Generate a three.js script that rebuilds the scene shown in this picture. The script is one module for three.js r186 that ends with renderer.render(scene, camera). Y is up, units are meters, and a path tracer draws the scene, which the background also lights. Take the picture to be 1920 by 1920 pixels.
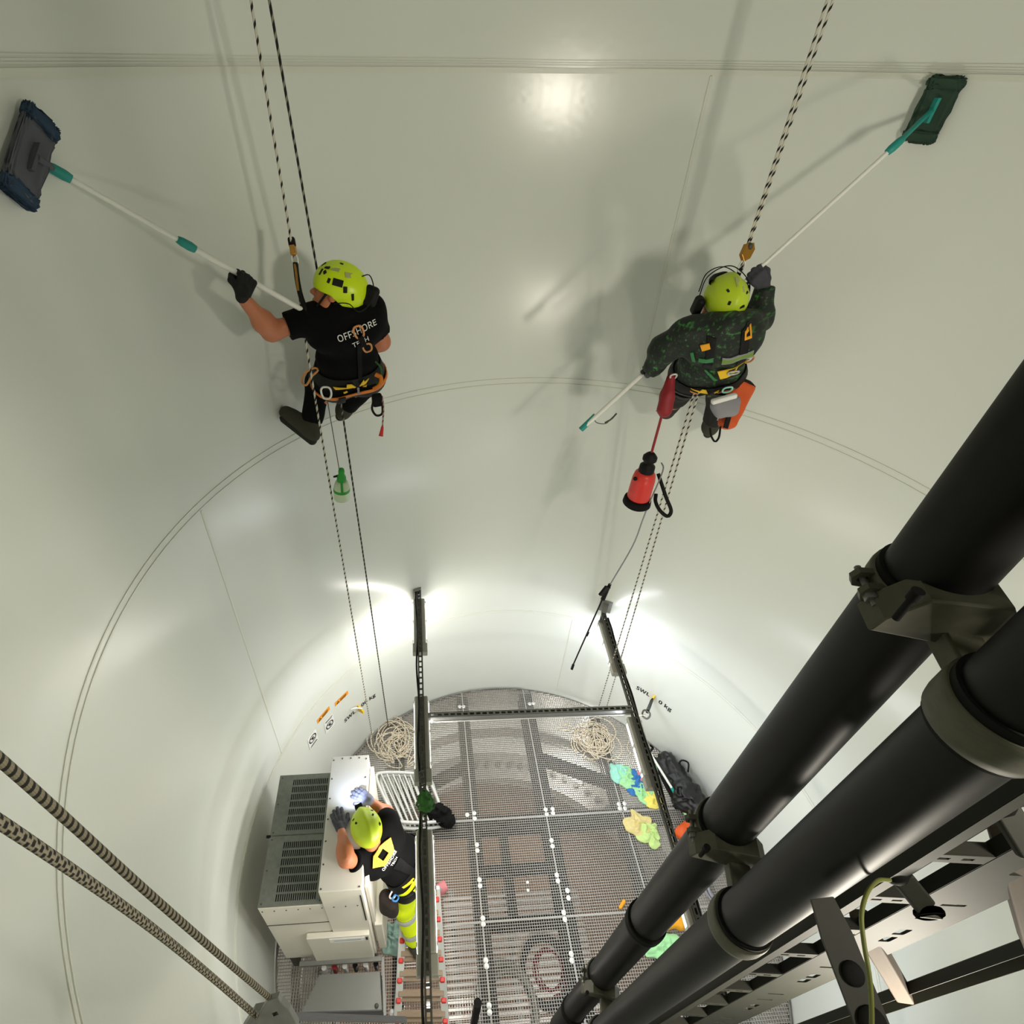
import * as THREE from 'three';
import { RoundedBoxGeometry } from 'three/addons/geometries/RoundedBoxGeometry.js';
import { mergeGeometries, mergeVertices, toCreasedNormals } from 'three/addons/utils/BufferGeometryUtils.js';
import { TessellateModifier } from 'three/addons/modifiers/TessellateModifier.js';
import { RectAreaLightUniformsLib } from 'three/addons/lights/RectAreaLightUniformsLib.js';
import { FontLoader } from 'three/addons/loaders/FontLoader.js';
import { TextGeometry } from 'three/addons/geometries/TextGeometry.js';

// ---------------------------------------------------------------- camera, light, exposure
// Tower axis is x = z = 0, the grating deck is y = 0, the shell has an inner radius of 2.2 m.
const scene = new THREE.Scene();
scene.background = new THREE.Color(0x000000);
const camera = new THREE.PerspectiveCamera(84.953, 1, 0.02, 60);
camera.position.set(-0.7504, 6.0601, 1.7252);
camera.rotation.order = 'YXZ';
camera.rotation.set(-0.6507, 0, 0.0107);
camera.setViewOffset(1920, 1920, 124.75, 51.33, 1920, 1920);   // the picture is an off-centre crop
camera.updateProjectionMatrix();
const renderer = new THREE.WebGLRenderer({ antialias: true });
renderer.toneMapping = THREE.LinearToneMapping;
renderer.toneMappingExposure = 1.34;
renderer.shadowMap.enabled = true;
RectAreaLightUniformsLib.init();
// every lamp in the tower: brightness of the glowing cover, by fitting
const LAMP = { beam: 44, wall: 41, torch: 0.4 };
const WARM = 0xfffaf2, BULB = 0xfff6e4, COOL = 0xf1f5ff;

// ---------------------------------------------------------------- helpers
const R = 2.2, PHI = 0.065;                       // PHI: turn of the deck and light frame about the axis
const V = (a, b, c) => Array.isArray(a) ? new THREE.Vector3(...a) : new THREE.Vector3(a, b, c);
const UP = V(0, 1, 0);
let seed = 7;
const rnd = () => { seed = (seed * 1664525 + 1013904223) >>> 0; return seed / 4294967296; };
const rr = (a, b) => a + (b - a) * rnd();
function hash(x, y, z) { let h = (x * 374761393 + y * 668265263 + z * 1274126177) | 0; h = Math.imul(h ^ (h >>> 13), 1274126177); return ((h ^ (h >>> 16)) >>> 0) / 4294967296; }
function vnoise(x, y, z) {
  const i = Math.floor(x), j = Math.floor(y), k = Math.floor(z), s = t => t * t * (3 - 2 * t);
  const u = s(x - i), v = s(y - j), w = s(z - k), L = (a, b, t) => a + (b - a) * t;
  const c = (a, b, d) => hash(i + a, j + b, k + d);
  return L(L(L(c(0, 0, 0), c(1, 0, 0), u), L(c(0, 1, 0), c(1, 1, 0), u), v), L(L(c(0, 0, 1), c(1, 0, 1), u), L(c(0, 1, 1), c(1, 1, 1), u), v), w);
}
const fl = (x, z, y = 0) => V(x * Math.cos(PHI) + z * Math.sin(PHI), y, -x * Math.sin(PHI) + z * Math.cos(PHI));   // deck frame -> world
const AX = V(Math.cos(PHI), 0, -Math.sin(PHI)), AZ = V(Math.sin(PHI), 0, Math.cos(PHI));
const taken = {};
function numbered(n) { const k = taken[n] = (taken[n] || 0) + 1; return k === 1 ? n : n + '_' + String(k - 1).padStart(3, '0'); }
const org = o => { const p = V(0, 0, 0); for (let q = o; q && q !== scene; q = q.parent) p.add(q.position); return p; };
function thing(name, label, category, base = [0, 0, 0], group) {
  const o = new THREE.Group(); o.name = numbered(name); o.position.copy(V(base)); scene.add(o);
  o.userData = { label, category }; if (group) o.userData.group = group;
  return o;
}
function part(name, geo, mat, parent, label) {          // geometry comes in world coordinates
  if (Array.isArray(geo)) geo = mergeGeometries(geo.map(g => strip(g)));
  const p = org(parent); geo.translate(-p.x, -p.y, -p.z);
  const m = new THREE.Mesh(geo, mat); m.name = name; m.castShadow = m.receiveShadow = true; parent.add(m);
  if (label) m.userData.label = label;
  return m;
}
function single(name, label, category, geo, mat, base, group) {   // a thing that is one mesh
  if (Array.isArray(geo)) geo = mergeGeometries(geo.map(g => strip(g)));
  geo.computeBoundingBox();
  const b = base ? V(base) : geo.boundingBox.getCenter(V(0, 0, 0)).setY(geo.boundingBox.min.y);
  geo.translate(-b.x, -b.y, -b.z);
  const m = new THREE.Mesh(geo, mat); m.name = numbered(name); m.position.copy(b); m.castShadow = m.receiveShadow = true; scene.add(m);
  m.userData = { label, category }; if (group) m.userData.group = group;
  return m;
}
function struct(name, geo, mat) {
  let o;
  if (geo) { if (Array.isArray(geo)) geo = mergeGeometries(geo.map(g => strip(g))); o = new THREE.Mesh(geo, mat); o.castShadow = o.receiveShadow = true; } else o = new THREE.Group();
  o.name = name; o.userData = { kind: 'structure' }; scene.add(o); return o;
}
function strip(g) { if (g.index) g = g.toNonIndexed(); for (const k of Object.keys(g.attributes)) if (!['position', 'normal', 'uv'].includes(k)) g.deleteAttribute(k); if (!g.attributes.uv) g.setAttribute('uv', new THREE.Float32BufferAttribute(new Float32Array(g.attributes.position.count * 2), 2)); return g; }
function place(g, c, X, Y, Z) { g.applyMatrix4(new THREE.Matrix4().makeBasis(X, Y, Z).setPosition(c)); return g; }
function frame(Z, hint = UP) { const z = Z.clone().normalize(); let h = hint; if (Math.abs(z.dot(h)) > 0.98) h = V(1, 0, 0); const x = h.clone().cross(z).normalize(), y = z.clone().cross(x); return [x, y, z]; }
const rbox = (sx, sy, sz, r = 0.006, seg = 2) => new RoundedBoxGeometry(sx, sy, sz, seg, Math.min(r, sx / 2.01, sy / 2.01, sz / 2.01));
const bx = (sx, sy, sz) => new THREE.BoxGeometry(sx, sy, sz);
const deckBox = (x, y, z, sx, sy, sz, r) => place(r ? rbox(sx, sy, sz, r) : bx(sx, sy, sz), fl(x, z, y), AX, UP, AZ);   // box in the deck frame
function bar(a, b, w, h, hint = UP, r = 0) { a = V2(a); b = V2(b); const d = b.clone().sub(a), [x, y, z] = frame(d, hint); return place(r ? rbox(w, h, d.length(), r) : bx(w, h, d.length()), a.clone().add(b).multiplyScalar(0.5), x, y, z); }
const V2 = a => Array.isArray(a) ? V(a) : a;
function rod(a, b, r1, r2 = r1, seg = 14) { a = V2(a); b = V2(b); const d = b.clone().sub(a), [x, y, z] = frame(d); const g = new THREE.CylinderGeometry(r2, r1, d.length(), seg); return place(g, a.clone().add(b).multiplyScalar(0.5), x, z, y.clone().negate()); }
function tube(pts, r, n = 40, rad = 8, closed = false) { const c = new THREE.CatmullRomCurve3(pts.map(V2), closed, 'centripetal'); const g = new THREE.TubeGeometry(c, n, r, rad, closed); const L = c.getLength(), u = g.attributes.uv; for (let i = 0; i < u.count; i++) u.setX(i, u.getX(i) * L / 0.1); return g; }
function line(pts, r, rad = 8) { const out = []; for (let i = 0; i + 1 < pts.length; i++) { const a = V2(pts[i]), b = V2(pts[i + 1]); const g = new THREE.TubeGeometry(new THREE.LineCurve3(a, b), 1, r, rad); const L = a.distanceTo(b), u = g.attributes.uv; for (let k = 0; k < u.count; k++) u.setX(k, u.getX(k) * L / 0.1); out.push(g); } return out; }
function ball(c, r, sx = 1, sy = 1, sz = 1, seg = 12) { const g = new THREE.SphereGeometry(r, seg, Math.max(6, seg * 0.7 | 0)); g.scale(sx, sy, sz); c = V2(c); g.translate(c.x, c.y, c.z); return g; }
function lathe(pts, c, axis = UP, seg = 24) { const g = new THREE.LatheGeometry(pts.map(p => new THREE.Vector2(...p)), seg); const [x, y, z] = frame(axis); return place(g, V2(c), x, z, y.clone().negate()); }
const lerp = (a, b, t) => V2(a).clone().lerp(V2(b), t);
const add = (a, ...vs) => { const p = V2(a).clone(); for (const v of vs) p.add(v); return p; };
const mul = (v, s) => v.clone().multiplyScalar(s);

// ---------------------------------------------------------------- materials
function dataTex(n, m, f, srgb = true) {
  const d = new Uint8Array(n * m * 4);
  for (let j = 0; j < m; j++) for (let i = 0; i < n; i++) { const c = f(i / n, j / m, i, j); const k = (j * n + i) * 4; d[k] = c[0]; d[k + 1] = c[1]; d[k + 2] = c[2]; d[k + 3] = 255; }
  const t = new THREE.DataTexture(d, n, m); t.wrapS = t.wrapT = THREE.RepeatWrapping; t.magFilter = THREE.LinearFilter; t.minFilter = THREE.LinearMipmapLinearFilter; t.generateMipmaps = true;
  if (srgb) t.colorSpace = THREE.SRGBColorSpace; t.needsUpdate = true; return t;
}
const tile = (u, v, f) => { const x = u * f, y = v * f, a = (p, q) => vnoise(p, q, 3.5); const bx_ = u, by_ = v; return (a(x, y) * (1 - bx_) + a(x - f, y) * bx_) * (1 - by_) + (a(x, y - f) * (1 - bx_) + a(x - f, y - f) * bx_) * by_; };
const grainTex = dataTex(256, 256, (u, v) => { const g = 205 + 34 * (tile(u, v, 40) - 0.5) + 26 * (tile(u, v, 8) - 0.5) + 20 * (tile(u, v, 110) - 0.5); return [g, g, g]; });
const bumpTex = dataTex(256, 256, (u, v) => { const g = 128 + 90 * (tile(u, v, 9) - 0.5) + 50 * (tile(u, v, 32) - 0.5); return [g, g, g]; }, false);
const fineTex = dataTex(256, 256, (u, v) => { const g = 128 + 130 * (tile(u, v, 90) - 0.5); return [g, g, g]; }, false);
const M = {};
const std = (name, o) => { const m = new (o.specularIntensity !== undefined ? THREE.MeshPhysicalMaterial : THREE.MeshStandardMaterial)({ roughness: 0.6, metalness: 0, side: THREE.DoubleSide, ...o }); m.name = name; return (M[name] = m); };
const paintTex = grainTex.clone(); paintTex.repeat.set(0.6, 0.6); paintTex.needsUpdate = true;
std('paint', { color: 0xdde1da, roughness: 0.22, bumpMap: bumpTex, bumpScale: 0.0012 });
std('weld', { color: 0xd8dacf, roughness: 0.35 });
std('galv', { color: 0xa9aaa6, map: grainTex, roughness: 0.45, metalness: 0.55 });
std('grate', { color: 0xb5b2ac, roughness: 0.5, metalness: 0.25 });
std('steel', { color: 0x86868a, map: grainTex, roughness: 0.5, metalness: 0.5 });
std('darksteel', { color: 0x64635b, map: grainTex, roughness: 0.55, metalness: 0.4 });
std('oldsteel', { color: 0x5f5e4c, map: grainTex, roughness: 0.6, metalness: 0.25 });
std('ladderSteel', { color: 0x2a2b20, map: grainTex, roughness: 0.65, metalness: 0.15 });
std('spacer', { color: 0x6b5d50, map: grainTex, roughness: 0.8 });
std('black', { color: 0x090909, roughness: 0.6, specularIntensity: 0.5 });
std('pipe', { color: 0x090908, roughness: 0.5, specularIntensity: 0.4 });
std('rubber', { color: 0x0b0b0b, roughness: 0.8, specularIntensity: 0.4 });
std('cabgrey', { color: 0x8b9188, map: grainTex, roughness: 0.5, metalness: 0.15 });
std('cabwhite', { color: 0xd6d1c4, roughness: 0.4 });
std('cabtop', { color: 0xd0cec6, roughness: 0.32 });
std('hole', { color: 0x101010, roughness: 0.9 });
std('lampbody', { color: 0xa9a79d, roughness: 0.5, metalness: 0.2 });
std('skin', { color: 0xb9724e, roughness: 0.55 });
std('shirt', { color: 0x050506, roughness: 0.9, specularIntensity: 0.3, bumpMap: fineTex, bumpScale: 0.0006 });
std('trousers', { color: 0x070708, roughness: 0.9, specularIntensity: 0.3 });
std('boot', { color: 0x3a382c, roughness: 0.85 });
std('sole', { color: 0x23231f, roughness: 0.9 });
std('glove', { color: 0x0c0c0f, roughness: 0.85 });
std('gloveGrey', { color: 0x3f4048, roughness: 0.85 });
std('gloveLight', { color: 0x77798a, roughness: 0.85 });
std('lime', { color: 0xcde800, roughness: 0.35 });
std('limeCloth', { color: 0xdcf000, roughness: 0.85 });
std('limeDirty', { color: 0xbcd522, roughness: 0.45 });
std('reflective', { color: 0xb9bcb6, roughness: 0.4, metalness: 0.2 });
std('yellow', { color: 0xf0c21e, roughness: 0.6 });
std('orange', { color: 0xd9791c, roughness: 0.6 });
std('tan', { color: 0xcf8f55, roughness: 0.6 });
std('white', { color: 0xe9e9e6, roughness: 0.5 });
std('red', { color: 0xd8322a, roughness: 0.4 });
std('darkred', { color: 0x8e1620, roughness: 0.6 });
std('bagorange', { color: 0xd2541a, roughness: 0.6 });
std('alu', { color: 0xdededa, roughness: 0.4, metalness: 0.3 });
std('whitepole', { color: 0xe8e8e2, roughness: 0.35 });
std('teal', { color: 0x1d8f86, roughness: 0.5 });
std('mopblue', { color: 0x2a3f55, roughness: 0.95, bumpMap: fineTex, bumpScale: 0.003 });
std('mopgrey', { color: 0x55575f, roughness: 0.95, bumpMap: fineTex, bumpScale: 0.003 });
std('mopgreen', { color: 0x2c4335, roughness: 0.95, bumpMap: fineTex, bumpScale: 0.003 });
std('gold', { color: 0xc08a42, roughness: 0.3, metalness: 0.8 });
std('brass', { color: 0xa9792e, roughness: 0.3, metalness: 0.7 });
std('green', { color: 0x1f9a2c, roughness: 0.45 });
std('darkgreen', { color: 0x2c5f22, roughness: 0.85 });
std('clearwhite', { color: 0xc4d6b4, roughness: 0.3 });
std('ragteal', { color: 0x9edccb, roughness: 0.95 });
std('raggreen', { color: 0xa3dba0, roughness: 0.95 });
std('ragblue', { color: 0x3876b5, roughness: 0.95 });
std('ragyellow', { color: 0xe6d86a, roughness: 0.95 });
std('ragpink', { color: 0xe58f94, roughness: 0.95 });
std('ragbeige', { color: 0xd8c98a, roughness: 0.95 });
std('raglime', { color: 0xbfd98a, roughness: 0.95 });
std('raggrey', { color: 0x8aa79a, roughness: 0.95 });
std('bagblack', { color: 0x0b0b0d, roughness: 0.45 });
std('mesh', { color: 0x8d8d93, roughness: 0.9 });
std('ochre', { color: 0xeaa11a, roughness: 0.6 });
std('earth', { color: 0x666b2c, roughness: 0.6 });
std('wood', { color: 0xc2ab92, map: grainTex, roughness: 0.85 });
std('ground', { color: 0x9a7b62, map: grainTex, roughness: 0.9 });
std('lowmetal', { color: 0xb9b4ad, map: grainTex, roughness: 0.55, metalness: 0.2 });
std('bolt', { color: 0x6f6d6a, roughness: 0.5, metalness: 0.6 });
std('signorange', { color: 0xf39a12, roughness: 0.6 });
std('sticker', { color: 0xa7ad6a, roughness: 0.6 });
std('hair', { color: 0x2b1c14, roughness: 0.9 });
std('lens', { color: 0xffffff, emissive: 0xf1f5ff, emissiveIntensity: 6 });
std('coverWarm', { color: 0xffffff, emissive: WARM, emissiveIntensity: 3.2, roughness: 0.4 });
std('coverBulb', { color: 0xffffff, emissive: BULB, emissiveIntensity: 3.2, roughness: 0.4 });
std('coverCool', { color: 0xffffff, emissive: COOL, emissiveIntensity: 3.2, roughness: 0.4 });
// braided kernmantle sheaths: flecks run diagonally round a pale sheath (uv.x = decimetres of rope)
function ropeMat(name, base, fleck, f, n, strands, dashes = 0) {
  const t = dataTex(128, 32, (u, v) => {
    const weave = 0.86 + 0.14 * Math.sin((u * 26 + v * 6) * Math.PI * 2) * Math.sin((u * 26 - v * 6) * Math.PI * 2);
    let on = 0; for (const s of strands) { const q = ((u * n + v + s) % 1 + 1) % 1; if (q < f && (!dashes || (v * dashes + s) % 1 < 0.55)) on = 1; }
    const c = on ? fleck : base; return c.map(x => x * weave);
  });
  return std(name, { color: 0xffffff, map: t, roughness: 0.85 });
}
ropeMat('ropeWhite', [236, 230, 212], [26, 25, 22], 0.34, 2, [0]);
ropeMat('ropeDark', [150, 148, 128], [18, 18, 16], 0.62, 2, [0]);
ropeMat('ropeCream', [250, 240, 218], [214, 184, 140], 0.18, 3, [0]);
ropeMat('ropeOlive', [150, 142, 118], [24, 21, 17], 0.4, 8, [0]);
ropeMat('ropeFleck', [168, 160, 138], [22, 20, 18], 0.3, 6, [0, 0.5], 4);
ropeMat('ropeRed', [205, 190, 175], [170, 40, 40], 0.3, 4, [0]);

// ---------------------------------------------------------------- tower shell
function ring(r0, r1, y0, y1, seg = 160) {               // closed ring profile, uv in metres
  const g = new THREE.LatheGeometry([[r0, y0], [r1, y0], [r1, y1], [r0, y1], [r0, y0]].map(p => new THREE.Vector2(...p)), seg);
  const u = g.attributes.uv, p = g.attributes.position; for (let i = 0; i < u.count; i++) u.setXY(i, u.getX(i) * 6.2832 * r0, p.getY(i));
  return toCreasedNormals(g, 0.6);
}
const SEAM = [1.40, 4.089, 6.0];
const shell = struct('wall_round');
for (const [a, b] of [[-2.6, SEAM[0]], [SEAM[0], SEAM[1]], [SEAM[1], SEAM[2]], [SEAM[2], 8.6]]) part('shell_course', ring(R, R + 0.04, a, b), M.paint, shell);
const bead = (y, w = 0.009, d = 0.0035) => ring(R - d, R + 0.01, y - w, y + w);
for (const y of [SEAM[0], SEAM[1] - 0.022, SEAM[1] + 0.022]) part('weld_bead', bead(y, 0.005), M.weld, shell);
part('weld_bead', bead(SEAM[0] - 0.03, 0.004, 0.002), M.weld, shell);
part('splice_band', ring(R - 0.011, R + 0.01, 6.0, 6.026), M.weld, shell);
for (const y of [6.036, 6.046, 6.058]) part('splice_band', ring(R - 0.004, R + 0.01, y, y + 0.005), M.weld, shell);
function wallSeam(x, z, y0, y1) { const s = R / Math.hypot(x, z); x *= s; z *= s; const n = V(-x, 0, -z).normalize(), t = V(n.z, 0, -n.x); return place(rbox(0.016, y1 - y0, 0.012, 0.004), V(x, (y0 + y1) / 2, z).addScaledVector(n, -0.002), t, UP, n); }
for (const [p, y0, y1] of [[[-2.104,3.774,-0.644], SEAM[0], SEAM[1] - 0.03], [[0.686,5.756,-2.09], SEAM[1] + 0.05, SEAM[2]], [[0.608,0.882,-2.114], 0.1, SEAM[0] - 0.03]]) part('weld_bead', wallSeam(p[0], p[2], y0, y1), M.weld, shell);
struct('ceiling', [ring(0.02, R + 0.04, 8.6, 8.68)], M.paint);
const low = struct('floor_lower', ring(0.01, R + 0.04, -2.66, -2.5), M.ground);

// ---------------------------------------------------------------- deck of grating panels
const deck = struct('floor');
{
  const xs = [-2.2, -1.13, -0.39, 0.35, 1.13, 2.2], zs = [-2.2, -0.72, 0.11, 0.95, 2.2], RD = 2.175, S = 0.0215;
  const holes = [];
  for (let i = 0; i < 5; i++) for (let j = 0; j < 4; j++) {
    const x0 = xs[i] + 0.004, x1 = xs[i + 1] - 0.004, z0 = zs[j] + 0.004, z1 = zs[j + 1] - 0.004, g = [];
    const clip = (c, lo, hi) => { const h = RD * RD - c * c; if (h <= 0) return null; const s = Math.sqrt(h); const a = Math.max(lo, -s), b = Math.min(hi, s); return b - a > 0.02 ? [a, b] : null; };
    const put = (x, y, z, sx, sy, sz) => g.push(deckBox(x, y, z, sx, sy, sz));
    for (let x = x0 + 0.002; x <= x1; x += S) { const c = clip(x, z0, z1); if (c) put(x, -0.012, (c[0] + c[1]) / 2, 0.0024, 0.022, c[1] - c[0]); }
    for (let z = z0 + 0.002; z <= z1; z += S) { const c = clip(z, x0, x1); if (c) put((c[0] + c[1]) / 2, -0.010, z, c[1] - c[0], 0.018, 0.0032); }
    for (const x of [x0, x1]) { const c = clip(x, z0, z1); if (c) put(x, -0.013, (c[0] + c[1]) / 2, 0.006, 0.027, c[1] - c[0]); }
    for (const z of [z0, z1]) { const c = clip(z, x0, x1); if (c) put((c[0] + c[1]) / 2, -0.013, z, c[1] - c[0], 0.027, 0.006); }
    if (!g.length) continue;
    const m = part('grating_panel', g, M.grate, deck); m.userData.kind = 'stuff';
  }
  part('rim_angle', ring(2.168, 2.178, -0.05, 0.004), M.galv, deck);
  const clips = [[-0.555,0,-1.927], [-0.511,0,-1.928], [0.272,0,-1.971], [0.317,0,-1.978], [-0.496,0,-0.744], [-0.425,0,-0.76], [-0.422,0,-0.71], [0.302,0,-0.802], [0.307,0,-0.757], [0.374,0,-0.808], [0.373,0,-0.768], [-0.409,0,-0.476], [-0.406,0,-0.425], [0.321,0,-0.52], [0.324,0,-0.469], [-0.396,0,-0.184], [-0.393,0,-0.137], [0.329,0,-0.229], [0.332,0,-0.182], [0.408,0,-0.107], [0.408,0,-0.05], [-0.379,0,0.108], [-0.377,0,0.15], [0.347,0,0.059], [0.349,0,0.109], [-0.366,0,0.399], [-0.363,0,0.437], [0.364,0,0.35], [0.361,0,0.393], [-0.355,0,0.683], [-0.353,0,0.724], [1.059,0,-0.861], [1.12,0,-0.867], [1.06,0,-0.82], [1.114,0,-0.82], [-1.132,0,0.73]];
  for (const [x, , z] of clips) part('panel_clip', lathe([[0, 0.009], [0.008, 0.009], [0.009, 0.006], [0.021, 0.005], [0.023, 0], [0, 0]], [x, 0.0005, z], UP, 12), M.alu, deck);
  // joists under the grating
  const joist = (x0, z0, x1, z1, w) => { const a = fl(x0, z0, 0), b = fl(x1, z1, 0), gs = []; for (const [y, h, ww] of [[-0.034, 0.012, w], [-0.11, 0.14, 0.012], [-0.186, 0.012, w]]) gs.push(bar(a.clone().setY(y), b.clone().setY(y), ww, h)); return gs; };
  for (const [a, b, c, d, w] of [[-0.39, -2.1, -0.39, 2.1, 0.13], [0.37, -2.1, 0.37, 2.1, 0.15], [1.13, -1.8, 1.13, 1.8, 0.1], [-1.13, -1.8, -1.13, 1.8, 0.1], [-2.0, -0.7, 2.0, -0.7, 0.14], [-0.39, 0.11, 0.35, 0.11, 0.08], [-2.0, 0.95, 2.0, 0.95, 0.12], [-0.1, -0.7, -0.1, 0.1, 0.07], [-0.39, -0.3, 0.35, -0.3, 0.06]]) part('joist', joist(a, b, c, d, w), M.darksteel, deck);
  for (const s of [[0.42, -1.35, 1.1, -1.05], [-0.43, -1.3, -1.1, -1.0]]) part('brace', joist(s[0], s[1], s[2], s[3], 0.07), M.darksteel, deck);
}
// ---------------------------------------------------------------- level below the deck
{
  const f = struct('trim_1');                               // bolted flange of the foundation ring
  part('flange', ring(1.84, R + 0.01, -1.68, -1.58), M.lowmetal, f);
  part('flange_lip', ring(1.84, 1.87, -1.58, -1.55), M.lowmetal, f);
  const nut = new THREE.CylinderGeometry(0.03, 0.03, 0.05, 6), wash = new THREE.CylinderGeometry(0.04, 0.04, 0.012, 12), bt = mergeGeometries([nut.translate(0, 0.03, 0), wash]);
  for (let i = 0; i < 84; i++) { const a = i / 84 * Math.PI * 2; const m = new THREE.Mesh(bt, M.bolt); m.name = 'flange_bolt'; m.position.set(Math.sin(a) * 2.02, -1.575, Math.cos(a) * 2.02); m.castShadow = m.receiveShadow = true; f.add(m); }
  part('cable_duct', [ring(2.12, 2.2, -1.02, -0.94)], M.lowmetal, f);
  const pl = thing('lower_platform', 'slotted steel landing seen through the grating under the deck', 'platform', fl(0.1, 0.75, -1.3).toArray());
  for (let i = 0; i < 26; i++) part('slat', deckBox(0.05, -1.3, -0.45 + i * 0.06, 1.5, 0.012, 0.034), M.lowmetal, pl);
  for (const x of [-0.6, 0.0, 0.7]) part('bearer', deckBox(x, -1.36, 0.3, 0.06, 0.1, 1.7), M.darksteel, pl);
  const cx = fl(0.25, 0.55, -1.26);
  const loop = (c, r, n, y, s) => { const p = []; for (let i = 0; i < n * 10; i++) { const a = i / 10 * 6.2832 + s; const q = r * (0.8 + 0.35 * vnoise(i * 0.21, s, 2)); p.push(V(c.x + Math.cos(a) * q + 0.05 * vnoise(i * 0.1, 4, s), y + 0.02 * vnoise(i * 0.4, 1, s), c.z + Math.sin(a) * q * 1.2)); } return p; };
  single('cable_coil', 'thick black cable looped on the landing below the grating', 'cable', tube(loop(fl(0.28, 0.22, 0), 0.22, 3, -1.26, 1), 0.024, 160, 8), M.rubber);
  single('cable_coil', 'thin red cable tangled below the grating in front of the landing', 'cable', tube(loop(fl(0.15, 0.42, 0), 0.13, 4, -0.24, 2.2), 0.008, 200, 6), M.darkred);
  const sup = thing('hose_coil', 'grey corrugated hose curled on the landing below the grating', 'hose', fl(-0.15, 0.45, -1.29).toArray());
  part('hose', tube(loop(fl(-0.12, 0.5, 0), 0.3, 2, -1.25, 4), 0.03, 120, 8), M.darksteel, sup);
}

// ---------------------------------------------------------------- light frame and luminaires
function panelLight(c, n, upv, w, h, col, power) {         // one glowing face
  const l = new THREE.RectAreaLight(col, power, w, h); l.position.copy(c); l.up.copy(upv); l.lookAt(add(c, n)); l.castShadow = true; scene.add(l);
}
const LA = V([-0.999,1.98,-1.973]), LB = fl(-0.88, 1.72, 1.98), RA = V([0.824,1.7,-1.91]), RB0 = V([0.886,1.7,0.487]);
const RB = add(RA, mul(RB0.clone().sub(RA).normalize(), 3.3));
function slotted(a, b, w = 0.042, h = 0.042) {             // slotted strut channel: real slots in the top web
  const d = b.clone().sub(a), L = d.length(), [x, y, z] = frame(d), g = [];
  const put = (ox, oy, oz, sx, sy, sz) => g.push(place(bx(sx, sy, sz), add(a, mul(x, ox), mul(y, oy), mul(z, oz)), x, y, z));
  for (const s of [-1, 1]) { put(s * (w / 2 - 0.0015), 0, L / 2, 0.003, h, L); put(s * (w / 2 - 0.006), h / 2 - 0.0015, L / 2, 0.012, 0.003, L); put(s * (w / 2 - 0.005), -h / 2 + 0.0015, L / 2, 0.01, 0.003, L); }
  for (let t = 0.01; t < L; t += 0.052) put(0, h / 2 - 0.0015, t, w - 0.02, 0.003, 0.016);
  return g;
}
const fr = thing('light_frame', 'slotted galvanised strut frame carrying the lamps above the deck', 'frame', [LA.x, 1.98, LA.z]);
part('beam', slotted(LA, LB), M.darksteel, fr);
part('beam', slotted(RA, RB), M.darksteel, fr);
part('cross_bar', slotted(V([-0.866,1.93,-0.674]), V([0.825,1.72,-0.883]), 0.042, 0.05), M.galv, fr);
part('cross_lip', bar([-0.867,1.895,-0.668], [0.831,1.685,-0.875], 0.04, 0.012), M.alu, fr);
{ // wall brackets
  const a = LA.clone(), n = V(-a.x, 0, -a.z).normalize(), w = add(V(-n.x * R, 0, -n.z * R), mul(n, 0.02)), t = V(n.z, 0, -n.x);
  const br = part('wall_bracket', place(rbox(0.07, 0.5, 0.03, 0.004), add(w, V(0, 1.76, 0), mul(t, -0.03)), t, UP, n), M.galv, fr);
  for (let i = 0; i < 9; i++) part('slot', place(bx(0.03, 0.022, 0.004), add(w, V(0, 1.97 - i * 0.052, 0), mul(t, -0.03), mul(n, 0.0165)), t, UP, n), M.hole, br);
  const b = RA.clone(), m = V(-b.x, 0, -b.z).normalize(), w2 = add(V(-m.x * R, 0, -m.z * R), mul(m, 0.006)), t2 = V(m.z, 0, -m.x);
  part('wall_bracket', [place(rbox(0.12, 0.16, 0.012, 0.003), add(w2, V(0, 1.7, 0)), t2, UP, m), bar(add(w2, V(0, 1.74, 0)), add(b, V(0, 0.02, 0)), 0.05, 0.01), bar(add(w2, V(0, 1.64, 0)), add(b, V(0, -0.02, 0), mul(m, 0.1)), 0.04, 0.01)], M.galv, fr);
}
function luminaire(label, a, b, col, mat, k = 1) {         // a, b: ends of the fitting along its beam, under it
  const d = b.clone().sub(a), L = d.length(), [x, y, z] = frame(d), c = lerp(a, b, 0.5);
  const o = thing('luminaire', label, 'lamp', [c.x, c.y - 0.11, c.z], 'linear lamps under the strut frame');
  const P = (ox, oy, oz) => add(c, mul(x, ox), mul(y, oy), mul(z, oz));
  const body = part('housing', [place(rbox(0.112, 0.05, L, 0.015), P(0, -0.05, 0), x, y, z)], M.lampbody, o);
  part('cover', place(rbox(0.122, 0.04, L - 0.02, 0.018, 4), P(0, -0.086, 0), x, y, z), mat, o);
  for (const s of [-0.42, 0, 0.42]) for (const q of [-1, 1]) part('clip', place(rbox(0.008, 0.05, 0.022, 0.002), P(q * 0.061, -0.066, s * L), x, y, z), M.alu, body);
  part('end_box', place(rbox(0.13, 0.06, 0.1, 0.008), P(0, -0.055, L / 2 + 0.045), x, y, z), M.lampbody, o);
  for (const s of [-1, 1]) {                              // the cover throws most light down and out, a little sideways
    const n = add(mul(x, s * 0.5), mul(y, -0.87)); panelLight(P(s * 0.032, -0.122, 0), n, z, 0.05, L - 0.06, col, LAMP.beam * k);
    panelLight(P(s * 0.068, -0.09, 0), mul(x, s), y, L - 0.06, 0.03, col, LAMP.beam * 0.95 * k);
  }
}
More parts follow.
